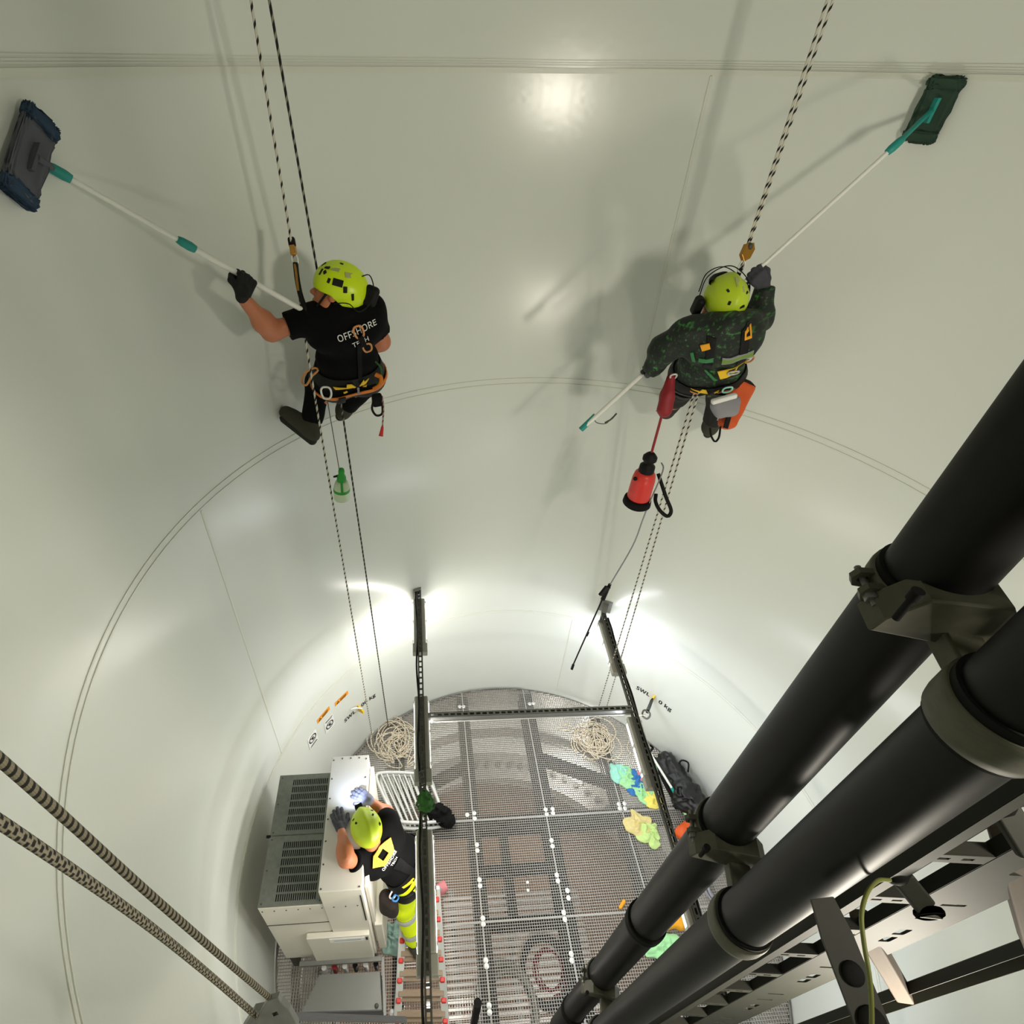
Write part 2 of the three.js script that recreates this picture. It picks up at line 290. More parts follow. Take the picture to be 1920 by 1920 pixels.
const onL = (px) => lerp(LA, LB, px), onR = t => add(RA, mul(RB0.clone().sub(RA).normalize(), t));
const LD = LB.clone().sub(LA).normalize(), atL = t => add(LA, mul(LD, t));
luminaire('lamp at the wall end of the strut beam beside the tall bracket', atL(0.1), atL(0.62), WARM, M.coverWarm);
luminaire('lamp on the long strut beam next to the loose rope pile and cabinet', atL(1.13), atL(1.72), WARM, M.coverWarm);
luminaire('lamp on the strut beam over the climbing worker in lime trousers', atL(2.12), atL(2.78), WARM, M.coverWarm);
luminaire('lamp at the wall end of the strut beam where the lance hangs', onR(0.04), onR(0.55), COOL, M.coverCool);
luminaire('lamp on the strut beam above the rags and the black duffel bag', onR(1.06), onR(1.55), COOL, M.coverCool);
luminaire('lamp on the strut beam hidden behind the black riser pipes', onR(2.2), onR(2.8), COOL, M.coverCool);
for (const [A, dir, L0, s, lab] of [[LA, LD, 3.6, 1, 'black cable tied along the strut beam over the ladder'], [RA, RB0.clone().sub(RA).normalize(), 3.2, -1, 'black cable tied along the strut beam above the rags']]) {
  const [x, y] = frame(dir), p = []; for (let t = 0.06; t < L0; t += 0.12) p.push(add(A, mul(dir, t), mul(x, -s * (0.026 + 0.007 * Math.sin(t * 9))), mul(y, 0.012 + 0.006 * Math.sin(t * 5 + 1))));
  single('power_cable', lab, 'cable', tube(p, 0.008, 120, 7), M.black);
}
// bulkhead lamps on the near side of the shell, outside the picture: their mirror images are the two round spots on the far wall
for (const [y, k] of [[3.35, 1], [5.72, 0.9]]) {
  const dir = V(1.0, 0, 1.93).normalize(), c = mul(dir, R - 0.085).setY(y), n = mul(dir, -1), t = V(n.z, 0, -n.x);
  const o = thing('bulkhead_lamp', y > 4 ? 'bulkhead lamp on the wall behind the riser pipes, upper one' : 'bulkhead lamp on the wall behind the riser pipes, lower one', 'lamp', c.toArray(), 'bulkhead lamps on the shell');
  part('housing', place(rbox(0.36, 0.3, 0.08, 0.03), add(c, mul(n, -0.01)), t, UP, n), M.lampbody, o);
  part('cover', place(rbox(0.3, 0.25, 0.03, 0.014, 4), add(c, mul(n, 0.042)), t, UP, n), M.coverBulb, o);
  panelLight(add(c, mul(n, 0.062)), n, UP, 0.28, 0.23, BULB, LAMP.wall * 3.3 * k);
}
// lamps of the level below
for (const [p, q, lab, k] of [[[0.71,-1.1,-1.758], [0.995,-1.1,-1.577], 'tube lamp of the level below seen through the grating by the rope pile', 4.5], [fl(-0.9, 0.2, -0.9).toArray(), fl(-0.9, 0.8, -0.9).toArray(), 'tube lamp of the level below under the step ladder', 1.2], [fl(-0.39, -1.5, -0.3).toArray(), fl(-0.39, -0.9, -0.3).toArray(), 'tube lamp of the level below under the joist near the cross bar', 4.5], [fl(0.37, 0.3, -0.3).toArray(), fl(0.37, 0.9, -0.3).toArray(), 'tube lamp of the level below under the joist near the red cable', 3]]) {
  const a = V(p), b = V(q), [x, y, z] = frame(b.clone().sub(a)), c = lerp(a, b, 0.5), L = a.distanceTo(b);
  const o = thing('tube_lamp', lab, 'lamp', c.toArray(), 'tube lamps below the deck');
  part('tube', place(rbox(0.05, 0.05, L, 0.022, 4), c, x, y, z), M.coverWarm, o);
  part('end_cap', rod(add(a, mul(z, -0.02)), a, 0.026), M.lampbody, o); part('end_cap', rod(b, add(b, mul(z, 0.02)), 0.026), M.lampbody, o);
  for (const n of p[1] < -0.5 ? [y, mul(y, -1)] : [mul(y, -1)]) panelLight(add(c, mul(n, 0.032)), n, x, 0.045, L - 0.02, WARM, LAMP.beam * k);
}

// ---------------------------------------------------------------- modelling with distance fields
const smin = (a, b, k) => { const h = Math.max(k - Math.abs(a - b), 0) / k; return Math.min(a, b) - h * h * k * 0.25; };
function bone(a, b, ra, rb = ra, cut) {                    // tapered capsule; cut = [point, normal]: nothing beyond that plane
  a = V2(a); b = V2(b); const d = b.clone().sub(a), L2 = Math.max(d.lengthSq(), 1e-9);
  const ax = a.x, ay = a.y, az = a.z, dx = d.x, dy = d.y, dz = d.z;
  const f = (x, y, z) => { const px = x - ax, py = y - ay, pz = z - az; let t = (px * dx + py * dy + pz * dz) / L2; t = t < 0 ? 0 : t > 1 ? 1 : t; const qx = px - dx * t, qy = py - dy * t, qz = pz - dz * t; return Math.sqrt(qx * qx + qy * qy + qz * qz) - ra - (rb - ra) * t; };
  f.pts = [[a, ra], [b, rb]];
  if (!cut) return f;
  const [c, n] = cut, g = (x, y, z) => Math.max(f(x, y, z), (x - c.x) * n.x + (y - c.y) * n.y + (z - c.z) * n.z); g.pts = f.pts; return g;
}
const blend = (fs, k) => { const f = (x, y, z) => { let d = 1e9; for (const q of fs) { const e = q(x, y, z); d = d > 1e8 ? e : smin(d, e, k); } return d; }; f.pts = fs.flatMap(q => q.pts); return f; };
const swell = (f, r) => { const g = (x, y, z) => f(x, y, z) - r; g.pts = f.pts.map(([p, q]) => [p, q + r]); return g; };
function mesher(f, cell, lo, hi) {                         // surface nets
  if (!lo) { lo = V(1e9, 1e9, 1e9); hi = V(-1e9, -1e9, -1e9); for (const [p, r] of f.pts) { const q = r + cell * 3; lo.min(V(p.x - q, p.y - q, p.z - q)); hi.max(V(p.x + q, p.y + q, p.z + q)); } }
  const nx = Math.ceil((hi.x - lo.x) / cell) + 1, ny = Math.ceil((hi.y - lo.y) / cell) + 1, nz = Math.ceil((hi.z - lo.z) / cell) + 1;
  const F = new Float32Array(nx * ny * nz), id = (i, j, k) => (k * ny + j) * nx + i;
  for (let k = 0; k < nz; k++) for (let j = 0; j < ny; j++) {
    let i = 0; while (i < nx) { const d = f(lo.x + i * cell, lo.y + j * cell, lo.z + k * cell); F[id(i, j, k)] = d; const s = Math.min(Math.floor((Math.abs(d) - 2.5 * cell) / cell), nx - 1 - i); for (let q = 1; q <= s; q++) F[id(i + q, j, k)] = d; i += 1 + Math.max(0, s); }
  }
  const vid = new Int32Array(nx * ny * nz).fill(-1), P = [], I = [];
  for (let k = 0; k < nz - 1; k++) for (let j = 0; j < ny - 1; j++) for (let i = 0; i < nx - 1; i++) {
    let n = 0, sx = 0, sy = 0, sz = 0; const c = (a, b, d) => F[id(i + a, j + b, k + d)];
    const edge = (a, b) => { const u = c(...a), v = c(...b); if ((u < 0) !== (v < 0)) { const t = u / (u - v); sx += a[0] + (b[0] - a[0]) * t; sy += a[1] + (b[1] - a[1]) * t; sz += a[2] + (b[2] - a[2]) * t; n++; } };
    const s0 = c(0, 0, 0) < 0; if (s0 === (c(1, 0, 0) < 0) && s0 === (c(0, 1, 0) < 0) && s0 === (c(1, 1, 0) < 0) && s0 === (c(0, 0, 1) < 0) && s0 === (c(1, 0, 1) < 0) && s0 === (c(0, 1, 1) < 0) && s0 === (c(1, 1, 1) < 0)) continue;
    for (const [a, b] of EDGES) edge(a, b);
    vid[id(i, j, k)] = P.length / 3; P.push(lo.x + (i + sx / n) * cell, lo.y + (j + sy / n) * cell, lo.z + (k + sz / n) * cell);
  }
  const quad = (a, b, c, d, flip) => { if (a < 0 || b < 0 || c < 0 || d < 0) return; flip ? I.push(a, c, b, a, d, c) : I.push(a, b, c, a, c, d); };
  for (let k = 1; k < nz - 1; k++) for (let j = 1; j < ny - 1; j++) for (let i = 1; i < nx - 1; i++) {
    const s = F[id(i, j, k)] < 0;
    if (s !== (F[id(i + 1, j, k)] < 0)) quad(vid[id(i, j - 1, k - 1)], vid[id(i, j, k - 1)], vid[id(i, j, k)], vid[id(i, j - 1, k)], !s);
    if (s !== (F[id(i, j + 1, k)] < 0)) quad(vid[id(i - 1, j, k - 1)], vid[id(i - 1, j, k)], vid[id(i, j, k)], vid[id(i, j, k - 1)], !s);
    if (s !== (F[id(i, j, k + 1)] < 0)) quad(vid[id(i - 1, j - 1, k)], vid[id(i, j - 1, k)], vid[id(i, j, k)], vid[id(i - 1, j, k)], !s);
  }
  const g = new THREE.BufferGeometry(); g.setAttribute('position', new THREE.Float32BufferAttribute(P, 3)); g.setIndex(I); g.computeVertexNormals();
  const uv = new Float32Array(P.length / 3 * 2); for (let i = 0; i < uv.length / 2; i++) { uv[2 * i] = (P[3 * i] + P[3 * i + 2]) * 3; uv[2 * i + 1] = P[3 * i + 1] * 3; } g.setAttribute('uv', new THREE.Float32BufferAttribute(uv, 2));
  return g;
}
const EDGES = []; for (let d = 0; d < 3; d++) for (let a = 0; a < 2; a++) for (let b = 0; b < 2; b++) { const p = [0, 0, 0], q = [0, 0, 0]; p[(d + 1) % 3] = q[(d + 1) % 3] = a; p[(d + 2) % 3] = q[(d + 2) % 3] = b; q[d] = 1; EDGES.push([p, q]); }
const ell = (cx, cy, cz, rx, ry, rz) => { const f = (x, y, z) => { x -= cx; y -= cy; z -= cz; const k0 = Math.hypot(x / rx, y / ry, z / rz), k1 = Math.hypot(x / rx / rx, y / ry / ry, z / rz / rz); return k1 < 1e-9 ? -Math.min(rx, ry, rz) : k0 * (k0 - 1) / k1; }; f.pts = [[V(cx, cy, cz), Math.max(rx, ry, rz)]]; return f; };

// head in its own frame: x right, y up, looking along -z, origin between the ears
const headGeo = (() => {
  const f = blend([ell(0, 0.035, 0.012, 0.076, 0.092, 0.096), ell(0, -0.035, -0.035, 0.058, 0.075, 0.062), bone(V(0, -0.1, -0.075), V(0, -0.1, -0.06), 0.02), bone(V(0.045, -0.06, -0.01), V(0, -0.098, -0.07), 0.026, 0.02), bone(V(-0.045, -0.06, -0.01), V(0, -0.098, -0.07), 0.026, 0.02)], 0.03);
  const nose = blend([bone(V(0, 0.005, -0.092), V(0, -0.03, -0.116), 0.009, 0.012), bone(V(-0.012, -0.034, -0.1), V(0.012, -0.034, -0.1), 0.01)], 0.012);
  const brow = bone(V(-0.036, 0.018, -0.082), V(0.036, 0.018, -0.082), 0.011);
  const lips = blend([bone(V(-0.018, -0.062, -0.092), V(0.018, -0.062, -0.092), 0.0085), bone(V(-0.015, -0.074, -0.09), V(0.015, -0.074, -0.09), 0.009)], 0.004);
  const ears = blend([ell(0.078, -0.005, 0.012, 0.012, 0.032, 0.02), ell(-0.078, -0.005, 0.012, 0.012, 0.032, 0.02)], 0.004);
  const g = (x, y, z) => { let d = smin(f(x, y, z), nose(x, y, z), 0.012); d = smin(d, brow(x, y, z), 0.015); d = smin(d, lips(x, y, z), 0.008); d = smin(d, ears(x, y, z), 0.008); for (const s of [-1, 1]) d = -smin(-d, Math.hypot(x - s * 0.032, y - 0.002, z + 0.096) - 0.014, 0.014); return d; };
  return mesher(g, 0.0045, V(-0.11, -0.15, -0.15), V(0.11, 0.15, 0.13));
})();
const helmetShape = (x, y, z) => {
  const o = ell(0, 0.04, 0.012, 0.104, 0.112, 0.136), i = ell(0, 0.035, 0.012, 0.094, 0.1, 0.126), r = ell(0, 0.05, 0.012, 0.05, 0.113, 0.138);
  let d = smin(o(x, y, z), r(x, y, z), 0.012); const rim = -0.008 - 0.45 * Math.max(z, 0) + 0.1 * Math.max(-z - 0.06, 0);
  for (const s of [-1, 1]) d = -smin(-d, Math.hypot(x - s * 0.116, (y - 0.085) * 0.9, (z - 0.03) * 0.22) - 0.018, 0.014);
  d = Math.max(d, -i(x, y, z)); return Math.max(d, (rim - y) * 0.9);
};
const helmetGeo = mesher(helmetShape, 0.0045, V(-0.13, -0.12, -0.15), V(0.13, 0.18, 0.18));
function onHelmet(az, el, off = 0) {                       // az 0 = front, + to the right; el 0..90
  const a = az * Math.PI / 180, e = el * Math.PI / 180, n = V(Math.sin(a) * Math.cos(e), Math.sin(e), -Math.cos(a) * Math.cos(e)), c = V(0, 0.04, 0.012);
  let t = 0.25; for (let i = 0; i < 60; i++) { const p = add(c, mul(n, t)); const d = helmetShape(p.x, p.y, p.z); if (d < 0.0005) break; t -= d * 0.7; }
  return { p: add(c, mul(n, t + off)), n };
}
function helmet(parent, c, f, u, mat, opt = {}) {
  const back = mul(f, -1).normalize(), right = u.clone().cross(back).normalize(), up = back.clone().cross(right), m4 = new THREE.Matrix4().makeBasis(right, up, back).setPosition(c);
  const h = new THREE.Group(); h.name = 'helmet'; parent.add(h); h.position.copy(c).sub(org(parent));
  const put = (n, g, mt) => part(n, g.applyMatrix4(m4), mt, h);
  put('shell', helmetGeo.clone(), mat);
  const vent = (az, el, w, hh, roll = 0) => { const { p, n } = onHelmet(az, el, -0.001), [x, y, z] = frame(n), cr = Math.cos(roll), sr = Math.sin(roll); put('vent', place(rbox(w, hh, 0.006, 0.003), p, add(mul(x, cr), mul(y, sr)), add(mul(x, -sr), mul(y, cr)), z), M.hole); };
  for (const v of opt.vents || []) vent(...v);
  for (const [az, el, w, hh, roll] of opt.marks || []) { const { p, n } = onHelmet(az, el, -0.0025), [x, y, z] = frame(n); put('sticker', place(rbox(w, hh, 0.006, 0.003), p, add(mul(x, Math.cos(roll)), mul(y, Math.sin(roll))), add(mul(x, -Math.sin(roll)), mul(y, Math.cos(roll))), z), M.sticker); }
  const band = (s) => { const p = []; for (let i = 0; i <= 6; i++) p.push(V(s * (0.08 - 0.004 * i), 0.0 - 0.02 * i, -0.02 - 0.0085 * i)); return tube(p, 0.006, 16, 6).scale(1, 1, 1); };
  put('chin_strap', mergeGeometries([band(1), band(-1), tube([V(0.056, -0.12, -0.071), V(0, -0.13, -0.075), V(-0.056, -0.12, -0.071)], 0.006, 12, 6)]), M.black);
  for (const s of opt.muffs || []) {
    put('ear_muff', mergeGeometries([place(rbox(0.075, 0.1, 0.045, 0.022, 4), V(s[0], s[1], s[2]), V(0, 0, 1), V(0, 1, 0), V(-1, 0, 0))].map(strip)), M.black);
  }
  if (opt.wires) for (const w of opt.wires) put('muff_wire', tube(w.map(V2), 0.0028, 40, 6), M.black);
  if (opt.visor) { const p = []; for (let i = 0; i <= 16; i++) { const { p: q, n } = onHelmet(-75 + i * 9.4, 30, 0.006); p.push(q); } put('visor', tube(p, 0.014, 40, 8), M.black); }
  if (opt.torch) {
    const { p, n } = onHelmet(0, 22, 0.014), [x, y, z] = frame(n);
    put('head_torch', place(rbox(0.055, 0.036, 0.03, 0.008), p, x, y, z), M.black); put('torch_lens', place(new THREE.CylinderGeometry(0.011, 0.011, 0.004, 16).rotateX(Math.PI / 2), add(p, mul(n, 0.017)), x, y, z), M.lens);
    const w = add(p, mul(n, 0.026)).applyMatrix4(m4); const l = new THREE.SpotLight(0xd5e2ff, LAMP.torch, 0, 0.95, 1); l.position.copy(w); l.target.position.copy(V(opt.torch)); l.castShadow = true; l.shadow.radius = 0.6; scene.add(l, l.target);
  }
  return { put, m4, h };
}
function headMesh(c, f, u) { const back = mul(f, -1).normalize(), right = u.clone().cross(back).normalize(), up = back.clone().cross(right); return headGeo.clone().applyMatrix4(new THREE.Matrix4().makeBasis(right, up, back).setPosition(c)); }
// a hand: wrist, direction of the metacarpals, palm normal, side on which the thumb sits, curls in radians for index..little
function handField(W, D, N, side, curl, thumbIn = 0.5, spread = 0.12) {
  D = D.clone().normalize(); N = N.clone().addScaledVector(D, -N.dot(D)).normalize(); const T = D.clone().cross(N).multiplyScalar(side), fs = [];
  const off = [0.034, 0.012, -0.011, -0.032], len = [0.073, 0.081, 0.075, 0.06], rad = [0.0098, 0.01, 0.0096, 0.0086];
  fs.push(bone(W, add(W, mul(D, 0.03)), 0.027, 0.026));
  const palm = [];
  for (let i = 0; i < 4; i++) {
    const b = add(W, mul(D, 0.092 - Math.abs(i - 1.3) * 0.005), mul(T, off[i])); palm.push(bone(add(W, mul(D, 0.012), mul(T, off[i] * 0.55)), b, 0.0155, 0.0125));
    let p = b, a = 0.1 + curl[i] * 0.75; const sd = mul(T, off[i] / 0.034 * spread);
    for (const s of [0.45, 0.31, 0.24]) { const d = add(mul(D, Math.cos(a)), mul(N, Math.sin(a)), sd).normalize(), q = add(p, mul(d, len[i] * s)); palm.push(bone(p, q, rad[i], rad[i] - 0.0008)); p = q; a += curl[i]; }
  }
  const t0 = add(W, mul(D, 0.028), mul(T, 0.03)), t1 = add(t0, add(mul(D, 0.62), mul(T, 0.7), mul(N, thumbIn)).normalize().multiplyScalar(0.042)), t2 = add(t1, add(mul(D, 0.8), mul(T, 0.25 - thumbIn * 0.5), mul(N, thumbIn)).normalize().multiplyScalar(0.036));
  palm.push(bone(W, t0, 0.017, 0.017), bone(t0, t1, 0.0155, 0.0125), bone(t1, t2, 0.0125, 0.0105));
  return blend([...fs, ...palm], 0.007);
}
// drape a flat outline (metres in the plane Rt, Up) over a field, along Into
const tess = new TessellateModifier(0.02, 6);
function drape(shapes, O, Rt, Up_, Into, field, lift = 0.004, thick = 0.004) {
  let g = new THREE.ExtrudeGeometry(shapes, { depth: thick, bevelEnabled: false }); g = tess.modify(g.index ? g.toNonIndexed() : g);
  return wrapOn(g, O, Rt, Up_, Into, field, lift);
}
function wrapOn(g, O, Rt, Up_, Into, field, lift) {
  const p = g.attributes.position;
  for (let i = 0; i < p.count; i++) {
    const s = add(O, mul(Rt, p.getX(i)), mul(Up_, p.getY(i)), mul(Into, -0.35)); let t = 0; for (let k = 0; k < 60; k++) { const d = field(s.x + Into.x * t, s.y + Into.y * t, s.z + Into.z * t); if (d < 0.0004) break; t += d * 0.8; if (t > 0.6) { t = 0.35; break; } }
    const q = add(s, mul(Into, t - lift - p.getZ(i))); p.setXYZ(i, q.x, q.y, q.z);
  }
  g.computeVertexNormals(); return strip(g);
}
const poly = pts => { const s = new THREE.Shape(); pts.forEach(([x, y], i) => i ? s.lineTo(x, y) : s.moveTo(x, y)); s.closePath(); return s; };
const hole = (s, pts) => { const h = new THREE.Path(); pts.forEach(([x, y], i) => i ? h.lineTo(x, y) : h.moveTo(x, y)); s.holes.push(h); return s; };
// webbing that runs round a limb or the waist: c centre, ax axis, w width
function strap(c, ax, w, field, lift = 0.005, reach = 0.3, n = 48) {
  const [x, y] = frame(ax), P = [], I = [];
  for (let i = 0; i <= n; i++) { const a = i / n * Math.PI * 2, d = add(mul(x, Math.cos(a)), mul(y, Math.sin(a)));
    for (const [s, o] of [[-0.5, -0.004], [-0.5, 0.004], [0.5, 0.004], [0.5, -0.004]]) { const b = add(c, mul(ax, s * w)); let t = reach; for (let k = 0; k < 70; k++) { const e = field(b.x + d.x * t, b.y + d.y * t, b.z + d.z * t); if (e < 0.0005) break; t -= e * 0.8; if (t < 0.02) break; } const q = add(b, mul(d, t + lift + o)); P.push(q.x, q.y, q.z); } }
  for (let i = 0; i < n; i++) for (let k = 0; k < 4; k++) { const a = i * 4 + k, b = i * 4 + (k + 1) % 4, c2 = b + 4, d2 = a + 4; I.push(a, b, c2, a, c2, d2); }
  const g = new THREE.BufferGeometry(); g.setAttribute('position', new THREE.Float32BufferAttribute(P, 3)); g.setIndex(I); g.computeVertexNormals(); return strip(g);
}
const font = await new FontLoader().loadAsync('fonts/droid/droid_sans_regular.typeface.json');
function lettering(str, size, O, Rt, Up_, Into, field, lift = 0.003) { let g = new TextGeometry(str, { font, size, depth: 0.0015, curveSegments: 4 }); g.computeBoundingBox(); g.translate(-(g.boundingBox.max.x + g.boundingBox.min.x) / 2, -(g.boundingBox.max.y + g.boundingBox.min.y) / 2, 0); g = g.index ? g.toNonIndexed() : g; return wrapOn(g, O, Rt, Up_, Into, field, lift); }
// oval snap link in the plane X, Y
function karabiner(c, X, Y, w, h, r = 0.006) { const p = []; for (const [a, b] of [[-0.5, -0.2], [-0.5, 0.3], [-0.3, 0.5], [0.3, 0.5], [0.5, 0.25], [0.42, -0.3], [0.2, -0.5], [-0.3, -0.5]]) p.push(add(c, mul(X, a * w), mul(Y, b * h))); return tube(p, r, 48, 8, true); }

// a dressed figure from its joints; every joint is a point in the tower
function figure(j, o, parts) {
  const R_ = j.R, U = j.U, F = j.F;
  const P = (r, u, f = 0) => add(j.H, mul(R_, r), mul(U, u), mul(F, f));
  const shL = j.shL || P(-0.165, 0.465), shR = j.shR || P(0.165, 0.465);
  const torso = [bone(P(-0.085, 0.37), P(0.085, 0.37), 0.105), bone(P(-0.055, 0.16), P(0.055, 0.16), 0.1), bone(P(-0.07, 0.02), P(0.07, 0.02), 0.11), bone(P(0, 0.35, -0.01), P(0, 0.05), 0.105), bone(lerp(P(0, 0.46), shL, 0.35), shL, 0.07, 0.056), bone(lerp(P(0, 0.46), shR, 0.35), shR, 0.07, 0.056)];
  const neck = bone(P(0, 0.46), add(j.head, mul(j.headU, -0.06), mul(j.headF, -0.02)), 0.058, 0.052);
  const arm = (s, e, w) => [bone(s, e, 0.053, 0.041), bone(e, lerp(e, w, 0.3), 0.042, 0.044), bone(lerp(e, w, 0.3), w, 0.044, 0.028)];
  const hL = P(-0.09, -0.02), hR = P(0.09, -0.02);
  const leg = (h, k, a) => [bone(h, k, 0.088, 0.06), bone(k, lerp(k, a, 0.35), 0.058, 0.06), bone(lerp(k, a, 0.35), a, 0.06, 0.04)];
  const legs = [...leg(hL, j.knL, j.anL), ...leg(hR, j.knR, j.anR)];
  const body = blend([...torso, neck, ...arm(shL, j.elL, j.wrL), ...arm(shR, j.elR, j.wrR), ...legs], 0.05);
  const bodyGeo = mergeGeometries([strip(mesher(body, 0.012)), strip(headMesh(j.head, j.headF, j.headU))]);
  const sl = o.sleeve, cutArm = (s, e, w) => { if (sl >= 1) return [bone(s, e, 0.074, 0.07), bone(e, w, 0.07, 0.05, [lerp(e, w, 0.98), w.clone().sub(e).normalize()])]; const n = e.clone().sub(s).normalize(), c = lerp(s, e, sl); return [bone(s, lerp(s, e, sl + 0.1), 0.068, 0.07, [c, n])]; };
  const hem = o.hem ?? 0.02, top = torso.map(f => swell(f, 0.016));
  const shirtF0 = blend([...top, bone(P(0, 0.44), P(0, 0.5, -0.01), 0.075, 0.066), ...cutArm(shL, j.elL, j.wrL), ...cutArm(shR, j.elR, j.wrR)], 0.045);
  const hc = P(0, hem), shirtF = (x, y, z) => { const w = o.wrinkle ? o.wrinkle * (vnoise(x * 16, y * 22, z * 16) - 0.5) : 0.006 * (vnoise(x * 13, y * 17, z * 13) - 0.5); return Math.max(shirtF0(x, y, z) + w, (hc.x - x) * U.x + (hc.y - y) * U.y + (hc.z - z) * U.z); };
  shirtF.pts = shirtF0.pts;
  const pant = (h, k, a) => [bone(h, k, 0.103, 0.077), bone(k, a, 0.077, 0.064, [lerp(k, a, 0.96), a.clone().sub(k).normalize()])];
  const trF0 = blend([swell(torso[2], 0.012), ...pant(hL, j.knL, j.anL), ...pant(hR, j.knR, j.anR)], 0.05), wc = P(0, 0.13);
  const trF = (x, y, z) => Math.max(trF0(x, y, z) + 0.01 * (vnoise(x * 14, y * 14, z * 14) - 0.5), (x - wc.x) * U.x + (y - wc.y) * U.y + (z - wc.z) * U.z); trF.pts = trF0.pts;
  const t = o.root;
  part('body', bodyGeo, M.skin, t, 'bare skin');
  part('shirt', mesher(shirtF, 0.011), o.shirt, t, o.shirtLabel);
  part('trousers', mesher(trF, 0.011), o.trousers, t, o.trousersLabel);
  for (const [a, toe, k] of [[j.anL, j.toL, j.knL], [j.anR, j.toR, j.knR]]) {
    const d = toe.clone().sub(a), sh = a.clone().sub(k).normalize(), heel = add(a, mul(sh, 0.055), mul(d.clone().normalize(), -0.03)), tip = add(toe, mul(sh, 0.02));
    const bf = blend([bone(lerp(k, a, 0.82), add(a, mul(sh, 0.03)), 0.056, 0.05), bone(heel, tip, 0.043, 0.043), bone(add(a, mul(sh, 0.02)), lerp(a, tip, 0.7), 0.045, 0.04)], 0.03), b = part('boot', mesher(bf, 0.01), M.boot, t);
    const sd = mul(sh, 0.034); part('sole', mesher(blend([bone(add(heel, sd), add(tip, sd), 0.03, 0.034)], 0.01), 0.009), M.sole, b);
  }
  for (const [w, D, N, side, curl, ti, mat] of parts) part('glove', mesher(swell(handField(w, D, N, side, curl, ti), 0.0022), 0.0038), mat, t);
  return { P, shirtF, trF, body, hL, hR };
}

// ---------------------------------------------------------------- the three workers
const basis = (F, U) => { U = V(U).normalize(); let F0 = V(F); const R_ = F0.clone().cross(U).normalize(); return { R: R_, U, F: U.clone().cross(R_).normalize() }; };
function grip(G, dir, D0, N0) { const d = dir.clone().normalize(); let D = D0.clone().addScaledVector(d, -D0.dot(d)).normalize(); let N = d.clone().cross(D).normalize(); if (N.dot(N0) < 0) N.negate(); return { D, N, W: add(G, mul(D, -0.095), mul(N, -0.026)) }; }
const FIST = [1.25, 1.25, 1.25, 1.3], FLAT = [0.1, 0.06, 0.08, 0.12];

// mop poles (the hands close on these lines)
const poleA = { tip: V([-2.122,5.744,-0.473]), end: V([-1.41,5.034,-0.988]) }, dirA = poleA.tip.clone().sub(poleA.end).normalize();
const poleB = { tip: V([1.352,5.779,-1.328]), end: V([0.084,4.275,-1.202]) }, dirB = poleB.tip.clone().sub(poleB.end).normalize();
const nearest = (p, a, d) => add(a, mul(d, p.clone().sub(a).dot(d)));

